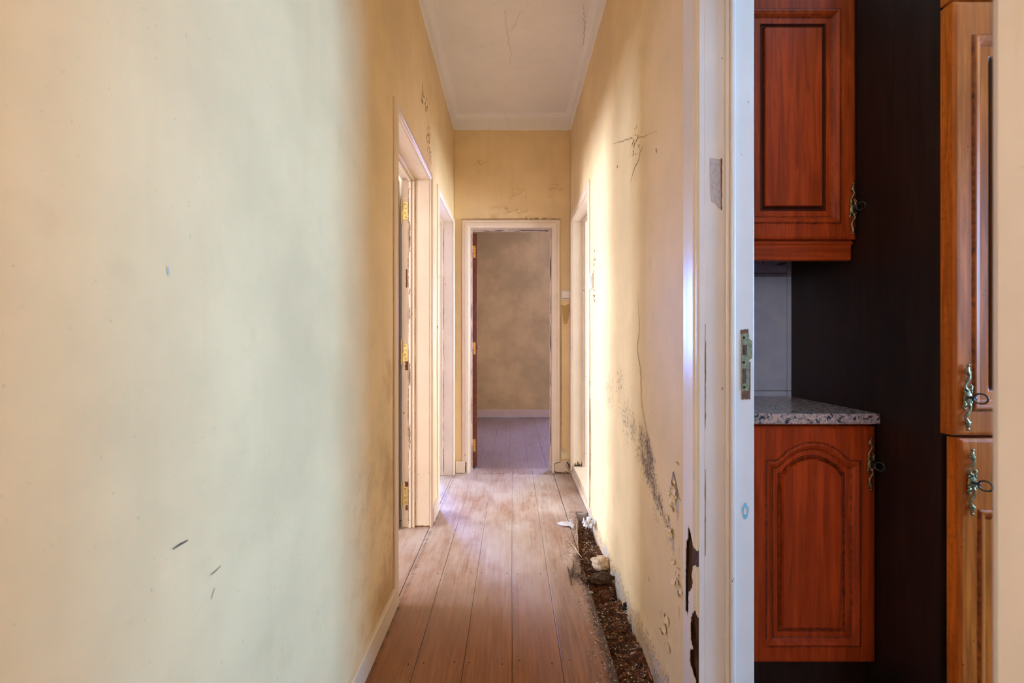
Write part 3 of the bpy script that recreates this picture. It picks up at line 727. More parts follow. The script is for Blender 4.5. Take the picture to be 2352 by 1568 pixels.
# doorway 4: right wall, onto the raised room
y0, y1, hh = D4; W = y1-y0
e4 = struct(empty('door_4', (XR, (y0+y1)/2, 0), -PI/2), 'doorway with a raised sill at the far end of the right wall', 'door')
lining(e4, W, hh, TR, [(0.078, 0.092, 0.009), (0.092, 0.110, 0.014)], 'paint', SILL); architrave(e4, W, hh, 0.046, 0.015, z0=0.05)
MB().box((-W/2-LIN, 0.002, 0.0), (W/2+LIN, TR, SILL)).build('sill', 'skirting', e4, local=True, bevel=0.003)
mb = MB(); mb.box((-W/2-LIN+.01, -0.008, 0.004), (W/2+LIN-0.01, 0.002, 0.046)); mb.build('sill_board', 'skirting', e4, local=True, bevel=0.002)
rg = random.Random(4); mb = MB()
for i in range(9):                     # rotted splinters at the foot of the far jamb
    d = 0.012+0.0065*i; h = rg.uniform(0.02, 0.055)
    mb.add([(-W/2+0.0012, d, SILL), (-W/2+0.0012, d+0.009, SILL), (-W/2+0.0012, d+0.006+rg.uniform(-.004, .004), SILL+h), (-W/2+0.006, d+0.004, SILL)], [(0, 1, 2), (0, 3, 2), (1, 3, 2)])
mb.build('rotten_splinters', 'bark', e4, local=True)
mb = MB(); flake_line(mb, (W/2+0.045, -0.0035, 0.10), (W/2+0.045, -0.0035, 0.85), (-1, 0, 0), (0, -0.003, 0), 0.006, 0.022, 41, 0.85)
mb.build('bare_wood_edge', 'chipwood', e4, local=True)
# doorway 5: kitchen
y0, y1, hh = D5; W = y1-y0
e5 = struct(empty('door_5', (XR, (y0+y1)/2, 0), -PI/2), 'white kitchen door frame with rotted casing and strike plate', 'door')
lining(e5, W, hh, TR, [(0.052, 0.062, 0.008), (0.062, 0.074, 0.014)], 'paint_white'); architrave(e5, W, hh, 0.10, 0.020, 'paint_white', skip=('architrave_left',))
# far casing: painted skin with real holes over a rotten core (local -x is the far side)
XF = XR-0.020
def CF(px, py): y = XF*FPX/(px-1176); return y, CAMZ+(784-py)*y/FPX
R1 = [CF(*q) for q in [(1583, 1203), (1590, 1228), (1595, 1258), (1600, 1265), (1605, 1272), (1605, 1312), (1600, 1302), (1594, 1300), (1592, 1325), (1594, 1335), (1592, 1350), (1585, 1360), (1583, 1415), (1574, 1405), (1573, 1360), (1575, 1240), (1581, 1235)]]
R2 = [CF(*q) for q in [(1591, 1405), (1597, 1405), (1604, 1432), (1604.5, 1470), (1604, 1568), (1603, 1640), (1597, 1640), (1596, 1560), (1592, 1540), (1586, 1520), (1586, 1490), (1594, 1490), (1588, 1470), (1587, 1430)]]
yc = (y0+y1)/2
cw = 0.106
def cprof(a):
    pts = [(0, .012), (.004, .016), (.012, .016), (.017, .020), (.058, .020), (.066, .0165), (cw-.012, .0165), (cw-.003, .012), (cw, 0.0)]
    for (a0, p0), (a1, p1) in zip(pts[:-1], pts[1:]):
        if a0 <= a <= a1: return p0+(p1-p0)*(a-a0)/(a1-a0)
    return 0
mb = MB(); nu, nv = 40, 620; ztop = hh+cw
def cfn(u, v):
    a = cw*u; z = (hh+a)*v; return (-(W/2+a), -0.002-cprof(a), z)
def ckeep(u, v):
    a = cw*u; z = (hh+a)*v; y = y1+a
    j = 0.0025*nz(y*90, z*45, 3, 3)
    return not (inpoly(y+j, z+2*j, R1) or inpoly(y+j, z+2*j, R2))
mb.grid(nu, nv, cfn, ckeep); mb.grid(3, 60, lambda u, v: (-W/2, -0.001-0.013*u, hh*v))
ca = mb.build('architrave', 'paint_white', e5, local=True)
sd = ca.modifiers.new('paint_thickness', 'SOLIDIFY'); sd.thickness = 0.0022; sd.offset = 0
mb = MB(); mb.grid(24, 220, lambda u, v: (-(W/2+0.002+(cw-.004)*u), -0.0095+0.004*nz(u*7, v*16, 5, 4), 0.9*v))
co = mb.build('rotten_core', 'core', e5, local=True); co['label'] = 'dark brown rotten wood showing through the casing'
# strike plate in the rebate of the far jamb
def JP(px, py, y=D5[1]): x, z = BW(px, py, y); return x-XR, z          # depth into the wall, height
pl = MB(); d0, zt = JP(1702, 766); d1, zb = JP(1720, 897); d2 = JP(1727, 0)[0]
z1_, z2_ = JP(0, 783)[1], JP(0, 826)[1]
d2 = min(d2, TR-0.0005)
uf = -W/2
plate = [(d0, zb), (d1, zb), (d1, z2_), (d2, z2_+0.004), (d2, z1_), (d1, z1_+0.006), (d1, zt), (d0, zt)]
pl.prism(plate, lambda a, b, h: (uf+h, a, b), 0.0, 0.0018)
pl = pl.build('strike_plate', 'strike', e5, local=True)
sl = MB()
for (pa, pb) in (((1705, 792), (1715, 815)), ((1705, 846), (1713, 880))):
    a = JP(*pa); b = JP(*pb); sl.box((uf+0.0012, a[0], b[1]), (uf+0.0022, b[0], a[1]))
sl.build('bolt_slot', 'core', pl, local=True)
sc = MB()
for q in ((1708, 775), (1708, 832), (1709, 889)):
    a = JP(*q); sc.ball((uf+0.0022, a[0], a[1]), (0.0008, 0.0035, 0.0035), 8, 4)
sc.build('screw_holes', 'dark', pl, local=True)
bare = MB()
for (pa, pb) in (((1701, 756), (1719, 767)), ((1703, 897), (1723, 917)), ((1720, 830), (1723.5, 897))):
    a = JP(*pa); b = JP(*pb); n = 10; top = []; bot = []
    for i in range(n+1):
        d = a[0]+(b[0]-a[0])*i/n; top.append((d, a[1]+random.uniform(-.002, .002))); bot.append((d, b[1]+random.uniform(-.002, .002)))
    bare.prism(top+bot[::-1], lambda p, q_, h: (uf+h, p, q_), 0.0003, 0.0008)
bare.build('bare_wood', 'chipwood', e5, local=True)
pg = [JP(*q) for q in [(1631, 363), (1645, 365), (1657, 367), (1657, 430), (1656, 480), (1650, 477), (1643, 466), (1634, 462), (1632, 430)]]
MB().prism([(a, b) for a, b in pg], lambda a, b, h: (uf+h, a, b), 0.0004, 0.0009).build('bare_filler_patch', 'greyplaster', e5, local=True)
mb = MB(); a = JP(1656, 362); b = JP(1656, 482); flake_line(mb, (uf, a[0], b[1]), (uf, a[0], a[1]), (0, 1, 0), (0.0012, 0, 0), 0.002, 0.007, 51, 0.8)
a = JP(1606, 860); flake_line(mb, (uf, 0.0015, 0.55), (uf, 0.0015, 1.15), (0, 1, 0), (0.0012, 0, 0), 0.001, 0.004, 57, 0.7)
mb.build('paint_chips', 'chipwood', e5, local=True)['kind'] = 'stuff'
bp = MB(); c = JP(1712, 1173); n = 14
outer = [(c[0]+0.0085*(1+0.18*math.sin(5*t))*math.cos(t), c[1]+0.020*(1+0.15*math.cos(4*t))*math.sin(t)) for t in [2*PI*i/n for i in range(n)]]
inner = [(c[0]+0.0045*math.cos(t), c[1]+0.010*math.sin(t)) for t in [2*PI*i/n for i in range(n)]]
bp.add([(uf+0.0006, a, b) for a, b in outer+inner], [(i, (i+1) % n, n+(i+1) % n, n+i) for i in range(n)])
bp.build('chipped_blue_spot', 'bluepaint', e5, local=True)
hx = W/2
lfk = MB(); ang = math.radians(6)
pv = Vector((hx-0.004, TR+0.012, 0))
def lk(a, b, z): return (pv.x+a*math.cos(ang)+b*math.sin(ang), pv.y-a*math.sin(ang)+b*math.cos(ang), z)
for z in (0.012, hh-0.01): lfk.v += [lk(0, 0, z), lk(0.04, 0, z), lk(0.04, 0.68, z), lk(0, 0.68, z)]
lfk.f += [(0, 3, 2, 1), (4, 5, 6, 7), (0, 1, 5, 4), (1, 2, 6, 5), (2, 3, 7, 6), (3, 0, 4, 7)]
lfk.build('leaf', 'paint_white', e5, local=True)

# ------------------------------------------------------------------ skirting boards
def skirting(name, boxes, label, mat='skirting'):
    e = MB()
    for a, b in boxes: e.box(a, b)
    o = e.build(name, mat, bevel=0.003); return struct(o, label, 'skirting')
skirting('baseboard_left', [((XL+0.0015, -2.4, 0.0012), (XL+0.018, D1[0]-0.048, 0.088))], 'cream skirting board low along the left wall')
skirting('baseboard_left_between', [((XL+0.0015, D1[1]+0.048, 0.0012), (XL+0.018, D2[0]-0.048, 0.098))], 'short cream skirting between the two left doorways')
skirting('baseboard_back_left', [((XL+0.019, YB-0.024, 0.0012), (D3[0]-0.025, YB-0.004, 0.098))], 'short cream skirting left of the end doorway', 'paint')
skirting('baseboard_far', [((-0.6, 6.622, 0.002), (2.5, 6.640, 0.108))], 'pale skirting board along the far room wall', 'paint')
# broken skirting, right of the end doorway
P = [BW(*q) for q in [(1271, 1062), (1280, 1058), (1304, 1056), (1309, 1064), (1308, 1075), (1311, 1082), (1314, 1092), (1311, 1095), (1303, 1083), (1290, 1084), (1283, 1088), (1272, 1086)]]
P = [(max(a, 0.347), max(0.0015, b)) for a, b in P]
P = [(min(a, XR-0.006), b) for a, b in P]
o = MB().prism(P, lambda a, b, h: (a, YB-h, b), 0.006, 0.026).build('baseboard_back_right', 'skirting', bevel=0.002)
struct(o, 'broken cream skirting right of the end doorway', 'skirting')
bbr = o

# ------------------------------------------------------------------ cracks, flakes and marks on the walls (parts of the walls)
def ribbon(pts, w, mapf, jit=0.0, seed=0):
    mb = MB(); r = random.Random(seed); dense = []
    for (a, b) in zip(pts[:-1], pts[1:]):
        n = max(1, int(math.hypot(b[0]-a[0], b[1]-a[1])/0.008))
        for i in range(n): dense.append((a[0]+(b[0]-a[0])*i/n, a[1]+(b[1]-a[1])*i/n))
    dense.append(pts[-1]); N = len(dense)
    dense = [(p[0]+jit*nz(i*0.35, seed, 1, 3), p[1]+jit*nz(i*0.35, seed, 9, 3)) for i, p in enumerate(dense)]
    L = []
    for i, p in enumerate(dense):
        a = dense[max(0, i-1)]; b = dense[min(N-1, i+1)]; t = Vector((b[0]-a[0], b[1]-a[1])); t = t.normalized() if t.length > 0 else Vector((1, 0))
        ww = w*(0.35+0.65*math.sin(PI*min(1, (i+0.5)/N)))*(0.6+0.8*abs(nz(i*0.5, seed, 4, 2)))
        L.append(((p[0]-t.y*ww/2, p[1]+t.x*ww/2), (p[0]+t.y*ww/2, p[1]-t.x*ww/2)))
    for (a, b), (c, d) in zip(L[:-1], L[1:]): mb.add([mapf(*a), mapf(*b), mapf(*d), mapf(*c)], [(0, 1, 2, 3)])
    return mb
onR = lambda y, z: (XR-0.0052-(max(0, 0.09-z)*0.2), y, z)
onL = lambda y, z: (XL+0.0052, y, z)
onB = lambda x, z: (x, YB-0.0052, z)
onC = lambda x, y: (x, y, H-0.0075)
def crack(parent, pts, w, mapf, mat='crack', jit=0.004, seed=1): return ribbon(pts, w, mapf, jit, seed).build('crack', mat, parent)
crack(wr, CR, 0.005, onR, jit=0.008, seed=2)
crack(wr, [RW(*q) for q in [(1408, 330), (1430, 325), (1450, 318), (1475, 316), (1512, 300)]], 0.003, onR, 'crack_soft', 0.01, 3)
crack(wr, [RW(*q) for q in [(1450, 420), (1458, 390), (1470, 365), (1478, 335)]], 0.006, onR, 'crack_soft', 0.012, 4)
crack(wr, [RW(*q) for q in [(1545, 1110), (1550, 1085), (1558, 1120), (1566, 1150)]], 0.006, onR, 'crack', 0.006, 5)
crack(wr, [RW(*q) for q in [(1357, 900), (1359, 1000), (1358, 1090), (1357, 1160)]], 0.010, onR, 'chipwood', 0.006, 6)
for q, s in (((1421, 382), 7), ((1511, 345), 8), ((1470, 335), 9), ((1386, 1128), 10), ((1494, 1330), 11)):
    y, z = RW(*q); crack(wr, [(y, z-0.008), (y+0.006, z+0.008)], 0.006, onR, 'crack', 0.004, s)
y, z = LW(405, 1250); crack(wl, [(LW(389, 1261)), LW(405, 1250), LW(424, 1240)], 0.004, onL, 'dark', 0.0008, 12)
crack(wl, [LW(476, 1320), LW(486, 1314), LW(500, 1300)], 0.004, onL, 'crack_soft', 0.002, 13)
crack(wl, [LW(478, 1375), LW(485, 1350)], 0.003, onL, 'crack_soft', 0.002, 14)
crack(wl, [LW(377, 610), LW(379, 632)], 0.003, onL, 'bluepaint', 0.002, 15)
crack(wl, [LW(905, 1350), LW(890, 1395), LW(870, 1435)], 0.012, lambda y, z: (XL+0.006, y, max(z, 0.085)), 'dark', 0.004, 16)
crack(cl, [(BW(1160, 0, 1)[0]*2.6, 2.6), (-0.03, 2.8), (-0.005, 3.0), (-0.02, 3.12)], 0.0022, onC, 'crack_soft', 0.02, 17)
crack(cl, [(-0.03, 2.8), (0.02, 2.72), (0.05, 2.6)], 0.002, onC, 'crack_soft', 0.015, 18)
crack(cl, [(0.40, 2.55), (0.44, 2.75), (0.46, 2.95)], 0.003, onC, 'crack_soft', 0.01, 19)
onS = lambda x, z: (x, YB-0.0268, max(z, 0.003))
for i, (q, w_, mt) in enumerate([([(1273, 1063), (1272, 1072), (1273, 1084)], 0.006, 'crack'), ([(1272, 1064), (1280, 1060), (1288, 1059)], 0.007, 'crack'), ([(1273, 1081), (1281, 1084), (1290, 1082)], 0.020, 'bark'),
        ([(1301, 1058), (1306, 1066), (1307, 1074)], 0.020, 'bark'), ([(1297, 1062), (1303, 1072), (1308, 1084)], 0.006, 'crack'), ([(1290, 1083), (1300, 1081), (1308, 1085)], 0.008, 'bark')]):
    ribbon([BW(*v) for v in q], w_, onS, 0.003, 60+i).build('chipped_edge', mt, bbr)
for i, (pts, w_, mp, par, mt) in enumerate([  # dark lines along casing joints and end-wall corners
    ([(-0.425, 2.126), (0.0, 2.127), (0.41, 2.126)], 0.005, onB, wb, 'crack'), ([(0.1, 2.13), (0.25, 2.133), (0.41, 2.127)], 0.007, onB, wb, 'crack_soft'),
    ([(0.411, 0.12), (0.411, 0.7), (0.411, 1.4)], 0.006, onB, wb, 'crack'), ([(-0.424, 0.11), (-0.424, 1.0), (-0.424, 2.1)], 0.003, onB, wb, 'crack_soft'),
    ([(1.862, 0.1), (1.862, 1.0), (1.862, 2.1)], 0.005, onL, wl, 'crack_soft'), ([(-0.485, 0.1), (-0.486, 1.5), (-0.485, 2.8)], 0.004, onB, wb, 'crack_soft'),
    ([(0.488, 0.2), (0.488, 1.5), (0.488, 2.8)], 0.003, onB, wb, 'crack_soft')]):
    crack(par, pts, w_, mp, mt, 0.002, 40+i)
def flakes(parent, spots, mapf, nrm, seed, n=9, mat='wall'):
    """curled paint flakes standing proud of the wall: one joined part"""
    r = random.Random(seed); mb = MB()
    for (a, b), ra, rb in spots:
        for i in range(n):
            ca = a+r.gauss(0, ra); cb = b+r.gauss(0, rb); s = r.uniform(0.006, 0.018); m = 7; ph = r.uniform(0, 6.28)
            ring = [(ca+s*r.uniform(.6, 1.2)*math.cos(ph+2*PI*k/m), cb+s*.8*r.uniform(.6, 1.2)*math.sin(ph+2*PI*k/m)) for k in range(m)]
            vs = []
            for k, (p, q) in enumerate(ring):
                lift = 0.0006+0.0055*max(0, math.cos(2*PI*k/m+r.uniform(-.3, .3)))
                v = Vector(mapf(p, q))+Vector(nrm)*lift; vs.append(tuple(v))
            mb.add(vs, [tuple(range(m))])
    o = mb.build('paint_flakes', mat, parent); o['kind'] = 'stuff'; return o
flakes(wb, [(c, rx*.8, rz*.6) for c, rx, rz, a in BP], onB, (0, -1, 0), 5, 20)
flakes(wl, [(LW(*q), r, r) for q, r in (((985, 345), .03), ((982, 312), .03), ((978, 245), .03), ((970, 225), .025))], onL, (1, 0, 0), 6, 10)
flakes(wr, [(RW(*q), .02, .03) for q in ((1548, 1150), (1540, 1220), (1556, 1120), (1366, 605), (1366, 680), (1460, 325), (1558, 1330), (1530, 1450))], onR, (-1, 0, 0), 7, 9)
# V-shaped tear under the switch and torn paper round the hole
T = [BW(*q) for q in [(1289, 700), (1297, 702), (1308, 697), (1309, 715), (1303, 742), (1298, 745), (1294, 738)]]
k_ = MB(); k_.prism(T, lambda a, b, h: (a, YB-0.0052-h, b), 0, 0.0006); k_.build('torn_paper', plaster('ochre_torn_paper', (0.50, 0.33, 0.13)), wb)
T = [BW(*q) for q in [(1288, 1041), (1289, 1024), (1293, 1031), (1291, 1040)]]
mb = MB(); mb.prism(T, lambda a, b, h: (a, YB-0.006-h-0.02*max(0, b-0.14), b), 0, 0.001); mb.build('torn_paper', 'skirting', wb)

# ------------------------------------------------------------------ light switches
def rrect(w, h, r, n=5):
    out = []
    for cx, cy, a0 in ((w/2-r, h/2-r, 0), (-w/2+r, h/2-r, PI/2), (-w/2+r, -h/2+r, PI), (w/2-r, -h/2+r, 1.5*PI)):
        for i in range(n+1): a = a0+PI/2*i/n; out.append((cx+r*math.cos(a), cy+r*math.sin(a)))
    return out
sx, sz = BW(1299, 678)
e = tag(empty('light_switch', (sx, YB-0.0055, sz-0.04)), 'square ivory light switch on the end wall beside the doorway', 'light switch')
MB().prism(rrect(.080, .080, .012), lambda a, b, h: (a, -h, 0.04+b), 0, 0.009).build('plate', 'plastic', e, local=True, bevel=0.003)
MB().prism(rrect(.066, .066, .010), lambda a, b, h: (a, -h, 0.04+b), 0.009, 0.0095).build('rim', 'crack_soft', e, local=True)
MB().prism(rrect(.062, .058, .008), lambda a, b, h: (a, -h-0.004*(0.5+b/.06), 0.042+b), 0.0095, 0.012).build('rocker', 'plastic', e, local=True, bevel=0.002)
sy, sz = RW(1363, 645)
e = tag(empty('light_switch', (XR-0.0055, 2.79, sz-0.045)), 'white double light switch on the right wall beside the far doorway', 'light switch')
LOC[e.name] = (XR-0.0055, 2.79, sz-0.045)
MB().prism(rrect(.085, .090, .006), lambda a, b, h: (-h, a, 0.045+b), 0, 0.010).build('plate', 'plastic', e, local=True, bevel=0.002)
for a0 in (-.019, .019): MB().prism(rrect(.033, .06, .004), lambda a, b, h: (-h-0.003*(0.5+b/.06), a+a0, 0.045+b), 0.010, 0.013).build('rocker', 'plastic', e, local=True, bevel=0.0015)

# ------------------------------------------------------------------ kitchen shell
PX = 1.104; YT = 1.80
mb = MB(); wall_y(mb, YT+0.006, YT+0.10, XR+TR, 3.5, 0, H)
kw = struct(mb.build('wall_kitchen', 'grout'), 'tiled kitchen wall behind the worktop', 'wall')
def tile(x0, x1, z0, z1, mat): return MB().box((x0+.001, YT, z0+.001), (x1-.001, YT+.0055, z1-.001)).build('tile', mat, kw, bevel=0.0012)
for i in range(3):
    x1 = 1.089-0.2*i; x0 = max(x1-0.2, XR+TR+0.001)
    if x1-x0 < 0.02: continue
    for z0, z1 in ((0.455, 0.905), (0.905, 1.357)): tile(x0, x1, z0, z1, 'tile')
    t = tile(x0, x1, 1.357, 1.457, 'border')
    if i < 2:
        cx = x1-0.1
        mo = MB()
        for (dx, dz, an, L, ww) in ((-.045, .030, 2.5, .045, .012), (-.03, .036, 1.9, .04, .012), (-.055, .022, 3.0, .03, .010), (.0, .036, 1.2, .035, .010), (.055, .028, 0.5, .05, .014)):
            pts = [(0, 0), (.3, .9), (.6, 1), (1, 0), (.6, -.8), (.3, -.7)]
            mo.prism([(cx+dx+L*p*math.cos(an)-ww*q*math.sin(an)*.5, 1.372+dz+L*p*math.sin(an)*.5+ww*q*math.cos(an)*.5) for p, q in pts], lambda a, b, h: (a, YT-h, b), 0.0, 0.0006)
        if x0 < cx-.08: mo.build('leaf_motif', 'motif', t)
        ln = MB(); ln.box((x0+.002, YT-.0006, 1.366), (x1-.002, YT, 1.372)).box((x0+.002, YT-.0006, 1.361), (x1-.002, YT, 1.3625)); ln.build('border_line', 'motif_line', t)
tile(1.089, PX+0.02, 0.455, 0.905, 'tile'); tile(1.089, PX+0.02, 0.905, 1.357, 'tile'); tile(1.089, PX+0.02, 1.357, 1.457, 'border')
mb = MB(); wall_x(mb, 3.4, 3.48, -1.7, YT+0.1, 0, H, [(-0.15, 1.05, 0.95, 2.15)])
struct(mb.build('wall_kitchen_right', 'room_white'), 'pale kitchen wall with the window', 'wall')
mb = MB(); wall_y(mb, -1.78, -1.7, XR+TR, 3.48, 0, H)
struct(mb.build('wall_kitchen_near', 'room_white'), 'pale kitchen wall nearest the entrance', 'wall')
struct(MB().box((XR+0.003, -1.7, -0.1), (3.4, YT+0.006, -0.002)).build('floor_kitchen', flat('dark_kitchen_floor_tile', (0.06, 0.045, 0.045), 0.35)), 'dark kitchen floor', 'floor')

# ------------------------------------------------------------------ kitchen furniture
def cab_door(parent, x0, x1, z0, z1, yf, mat, arch=False, fs=0.047, fb=0.055, ft=0.055, th=0.02, res=0.003, grv=0.040, joints=True, rise=0.055, dark=1.0):
    w, h = x1-x0, z1-z0; nu, nv = int(w/res), int(h/res)
    def ztop(u):
        if not arch: return z1-ft
        t = (u-(x0+fs))/(w-2*fs)
        tt = max(0, min(1, (t-.10)/.80)); s = 1-(2*tt-1)**2; e_s = max(0, min(1, min(tt, 1-tt)/.16)); s *= e_s*e_s*(3-2*e_s)*0.35+0.65
        return z1-ft-rise+rise*s
    def dist(u, z):
        zt = ztop(u); sl = (ztop(u+.001)-ztop(u-.001))/.002 if arch else 0
        return min(u-(x0+fs), (x1-fs)-u, z-(z0+fb), (zt-z)/math.sqrt(1+sl*sl*0.8))
    def prof(d):
        P_ = [(-1, 0), (-.002, 0), (0, -.0015), (.003, .0035), (.009, .0045), (.012, .002), (.016, .001), (.022, -.006), (.024, -.008), (grv, -.008), (grv+.001, -.0135), (grv+.005, -.0135), (grv+.006, -.008), (grv+.009, -.008), (grv+.010, -.013), (grv+.012, -.013), (grv+.014, -.0025), (1, -.0025)]
        for (a, p), (b, q) in zip(P_[:-1], P_[1:]):
            if a <= d <= b: return p+(q-p)*(d-a)/(b-a)
        return 0
    def height(u, z):
        d = dist(u, z); hgt = prof(d); e = min(u-x0, x1-u, z-z0, z1-z)
        if e < .010: hgt -= .0045*(1-e/.010)**2
        if joints and d < -.002:
            ju = min(abs(u-(x0+fs)), abs(u-(x1-fs)))
            if ju < .002: hgt -= .0008*(1-ju/.002)
        return hgt
    def fn(s, t):
        u = x0+w*s; z = z0+h*t; return (u, yf-height(u, z), z)
    def glaze(p):
        d = dist(p[0], p[2]); g = 0.0
        if grv-.001 < d < grv+.013: g = dark
        if -.003 < d < .003: g = max(g, 0.6)
        if .021 < d < .026: g = max(g, 0.55)
        e = min(p[0]-x0, x1-p[0], p[2]-z0, z1-p[2])
        if e < .003: g = max(g, 0.3)
        return (g, 0, 0)
    fr = MB(); fr.grid(nu, nv, fn, lambda s, t: dist(x0+w*s, z0+h*t) <= 0.020)
    e_ = .0006
    fr.box((x0+e_, yf+0.0142, z0+e_), (x1-e_, yf+th, z1-e_)); fr.attr('mask', glaze)
    for sd_ in (0, 1):      # rounded edge strips joining face and body
        fr.grid(1, nv, lambda s, t: ((x0, x1)[sd_], yf+.0045+s*(th-.0045), z0+h*t)); fr.grid(nu, 1, lambda s, t: (x0+w*s, yf+.0045+t*(th-.0045), (z0, z1)[sd_]))
    do = fr.build('door', mat, parent, smooth=False, fixn=True)
    pn = MB(); pn.grid(nu, nv, fn, lambda s, t: dist(x0+w*s, z0+h*t) > 0.020); pn.attr('mask', glaze)
    pn.build('panel', mat, do, fixn=True)
    return do
def handle(door, cx, yf, cz, mat='antique', hh=0.160):
    k = hh/0.160; y = yf-0.003; mb = MB()
    P = lambda a, b, o=0.0: (cx+a*k, y-o, cz+b*k)
    def stem(sg):
        pts = [(-.001*sg, .014), (-.006*sg, .022), (-.0065*sg, .030), (-.002*sg, .038), (.003*sg, .045), (.0045*sg, .052), (.002*sg, .058), (-.001*sg, .064), (.0005*sg, .072), (.001*sg, .079)]
        mb.tube([P(a, b*sg, .002) for a, b in pts], [x*k for x in (.006, .0042, .0032, .0040, .0046, .0036, .0050, .0062, .0040, .0025)], 8, flat=0.7)
        mb.ball(P(-.004*sg, .0625*sg, .002), (.0045*k, .003, .0035*k), 8, 6); mb.ball(P(.005*sg, .061*sg, .002), (.0035*k, .003, .003*k), 8, 6)
        mb.ball(P(-.0025*sg, .0685*sg, .002), (.0035*k, .003, .003*k), 8, 6); mb.ball(P(.0005*sg, .079*sg, .003), (.0042*k, .0035, .0038*k), 8, 6)
        sc = [(.004*sg, .016), (.009*sg, .020), (.0105*sg, .026), (.0075*sg, .0300), (.004*sg, .0275), (.0055*sg, .024)]
        mb.tube([P(a, b*sg, .002) for a, b in sc], [x*k for x in (.0045, .0034, .0030, .0027, .0023, .0018)], 7, flat=0.7)
    stem(1); stem(-1)
    def leafy(d): return 1+0.10*math.sin(6*math.atan2(d.z, d.x))
    mb.ball(P(0, 0, .001), (.0105*k, .005, .021*k), 18, 10, leafy)
    for s in (-1, 1):
        for b in (-.013, .013): mb.ball(P(s*.0085, b, .002), (.0035*k, .003, .0045*k), 8, 6)
    ho = mb.build('handle', mat, door, smooth=True)
    ho['label'] = 'ornate bronze key plate'
    kb = MB()
    kb.tube([P(.0, 0, .004), P(.0, 0, .022)], .0030, 8)
    kb.tube([P(.0, 0, .008), P(.0, 0, .010), P(.0, 0, .012)], [.0030, .0048, .0030], 8)
    n = 22; ring = []
    for i in range(n):
        t = 2*PI*i/n; r = .0115*(1+0.10*math.cos(2*t)); ring.append((cx+.0045*math.cos(t)*k, y-.0335-r*math.cos(t), cz+1.15*r*math.sin(t)))
    kb.tube(ring, .0021, 7, closed=True)
    kb.build('key', 'iron', door, smooth=True)
YW, YBD, YU, YTF = 1.36, 1.376, 1.457, 1.132
# wall cabinet
e = tag(empty('wall_cabinet', (0.904, YT-0.0015, 1.36)), 'red cherry wall cabinet hanging above the granite worktop', 'cabinet')
MB().box((0.704, YU+0.021, 1.424), (PX-0.002, YT-0.002, 2.22)).build('body', 'cherry', e)
MB().box((0.704, YU+0.014, 1.362), (PX-0.006, YU+0.036, 1.420)).build('light_rail', 'cherry_h', e, bevel=0.004)
MB().box((0.704, YU+0.009, 1.412), (PX-0.004, YU+0.040, 1.4235)).build('rail_moulding', 'cherry_h', e, bevel=0.004)
d = cab_door(e, 0.706, PX-0.001, 1.428, 2.215, YU, 'cherry', grv=0.044, fs=0.050, fb=0.050, ft=0.05)
handle(d, 1.089, YU, 1.523)
# base cabinet
e = tag(empty('base_cabinet', (0.91, YT-0.0015, 0)), 'red cherry base cabinet with an arched panel door under the worktop', 'cabinet')
MB().box((0.722, YBD+0.021, 0.12), (PX-0.002, YT-0.002, 0.851)).build('body', 'cherry', e)
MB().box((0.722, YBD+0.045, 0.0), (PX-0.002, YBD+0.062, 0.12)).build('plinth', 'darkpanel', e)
d = cab_door(e, 0.722, PX-0.003, 0.128, 0.843, YBD, 'cherry', arch=True, fs=0.047, fb=0.050, ft=0.048, dark=0.55)
handle(d, 1.082, YBD, 0.732)
# corner filler unit to the left, mostly hidden by the door frame
e = tag(empty('base_unit', (0.67, YT-0.0015, 0)), 'narrow cherry base unit beside the arched door, hidden by the frame', 'cabinet')
MB().box((XR+TR+0.003, YBD+0.010, 0.12), (0.720, YT-0.002, 0.851)).build('body', 'cherry', e)
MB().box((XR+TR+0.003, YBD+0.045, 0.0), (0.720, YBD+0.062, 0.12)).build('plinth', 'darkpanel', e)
# worktop
o = MB().box((XR+TR+0.002, YW, 0.852), (PX-0.001, YT-0.001, 0.884)).build('granite_worktop', 'granite', bevel=0.004)
tag(o, 'speckled pink and black granite worktop over the base cabinet', 'worktop')
# tall cabinet
e = tag(empty('tall_cabinet', (1.40, YT-0.002, 0)), 'tall cherry larder cabinet with a dark brown side panel', 'cabinet')
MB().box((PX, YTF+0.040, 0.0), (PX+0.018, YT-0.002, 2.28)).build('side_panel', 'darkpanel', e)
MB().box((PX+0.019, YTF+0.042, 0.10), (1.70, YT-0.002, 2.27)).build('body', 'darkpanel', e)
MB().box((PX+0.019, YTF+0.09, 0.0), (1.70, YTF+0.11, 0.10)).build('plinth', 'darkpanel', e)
d = cab_door(e, PX-0.004, 1.55, 0.866, 1.948, YTF, 'cherry_tall', fs=0.046, fb=0.062, ft=0.085, th=0.036, grv=0.05, res=0.004)
handle(d, PX+0.025, YTF, 0.962)
d = cab_door(e, PX+0.010, 1.55, 0.130, 0.858, YTF, 'cherry_tall', fs=0.046, fb=0.062, ft=0.065, th=0.034, grv=0.05, res=0.004, arch=True, rise=0.11)
handle(d, PX+0.036, YTF, 0.752)
d = cab_door(e, PX-0.004, 1.55, 1.956, 2.27, YTF, 'cherry_tall', fs=0.046, fb=0.055, ft=0.055, th=0.036, grv=0.05, res=0.006)

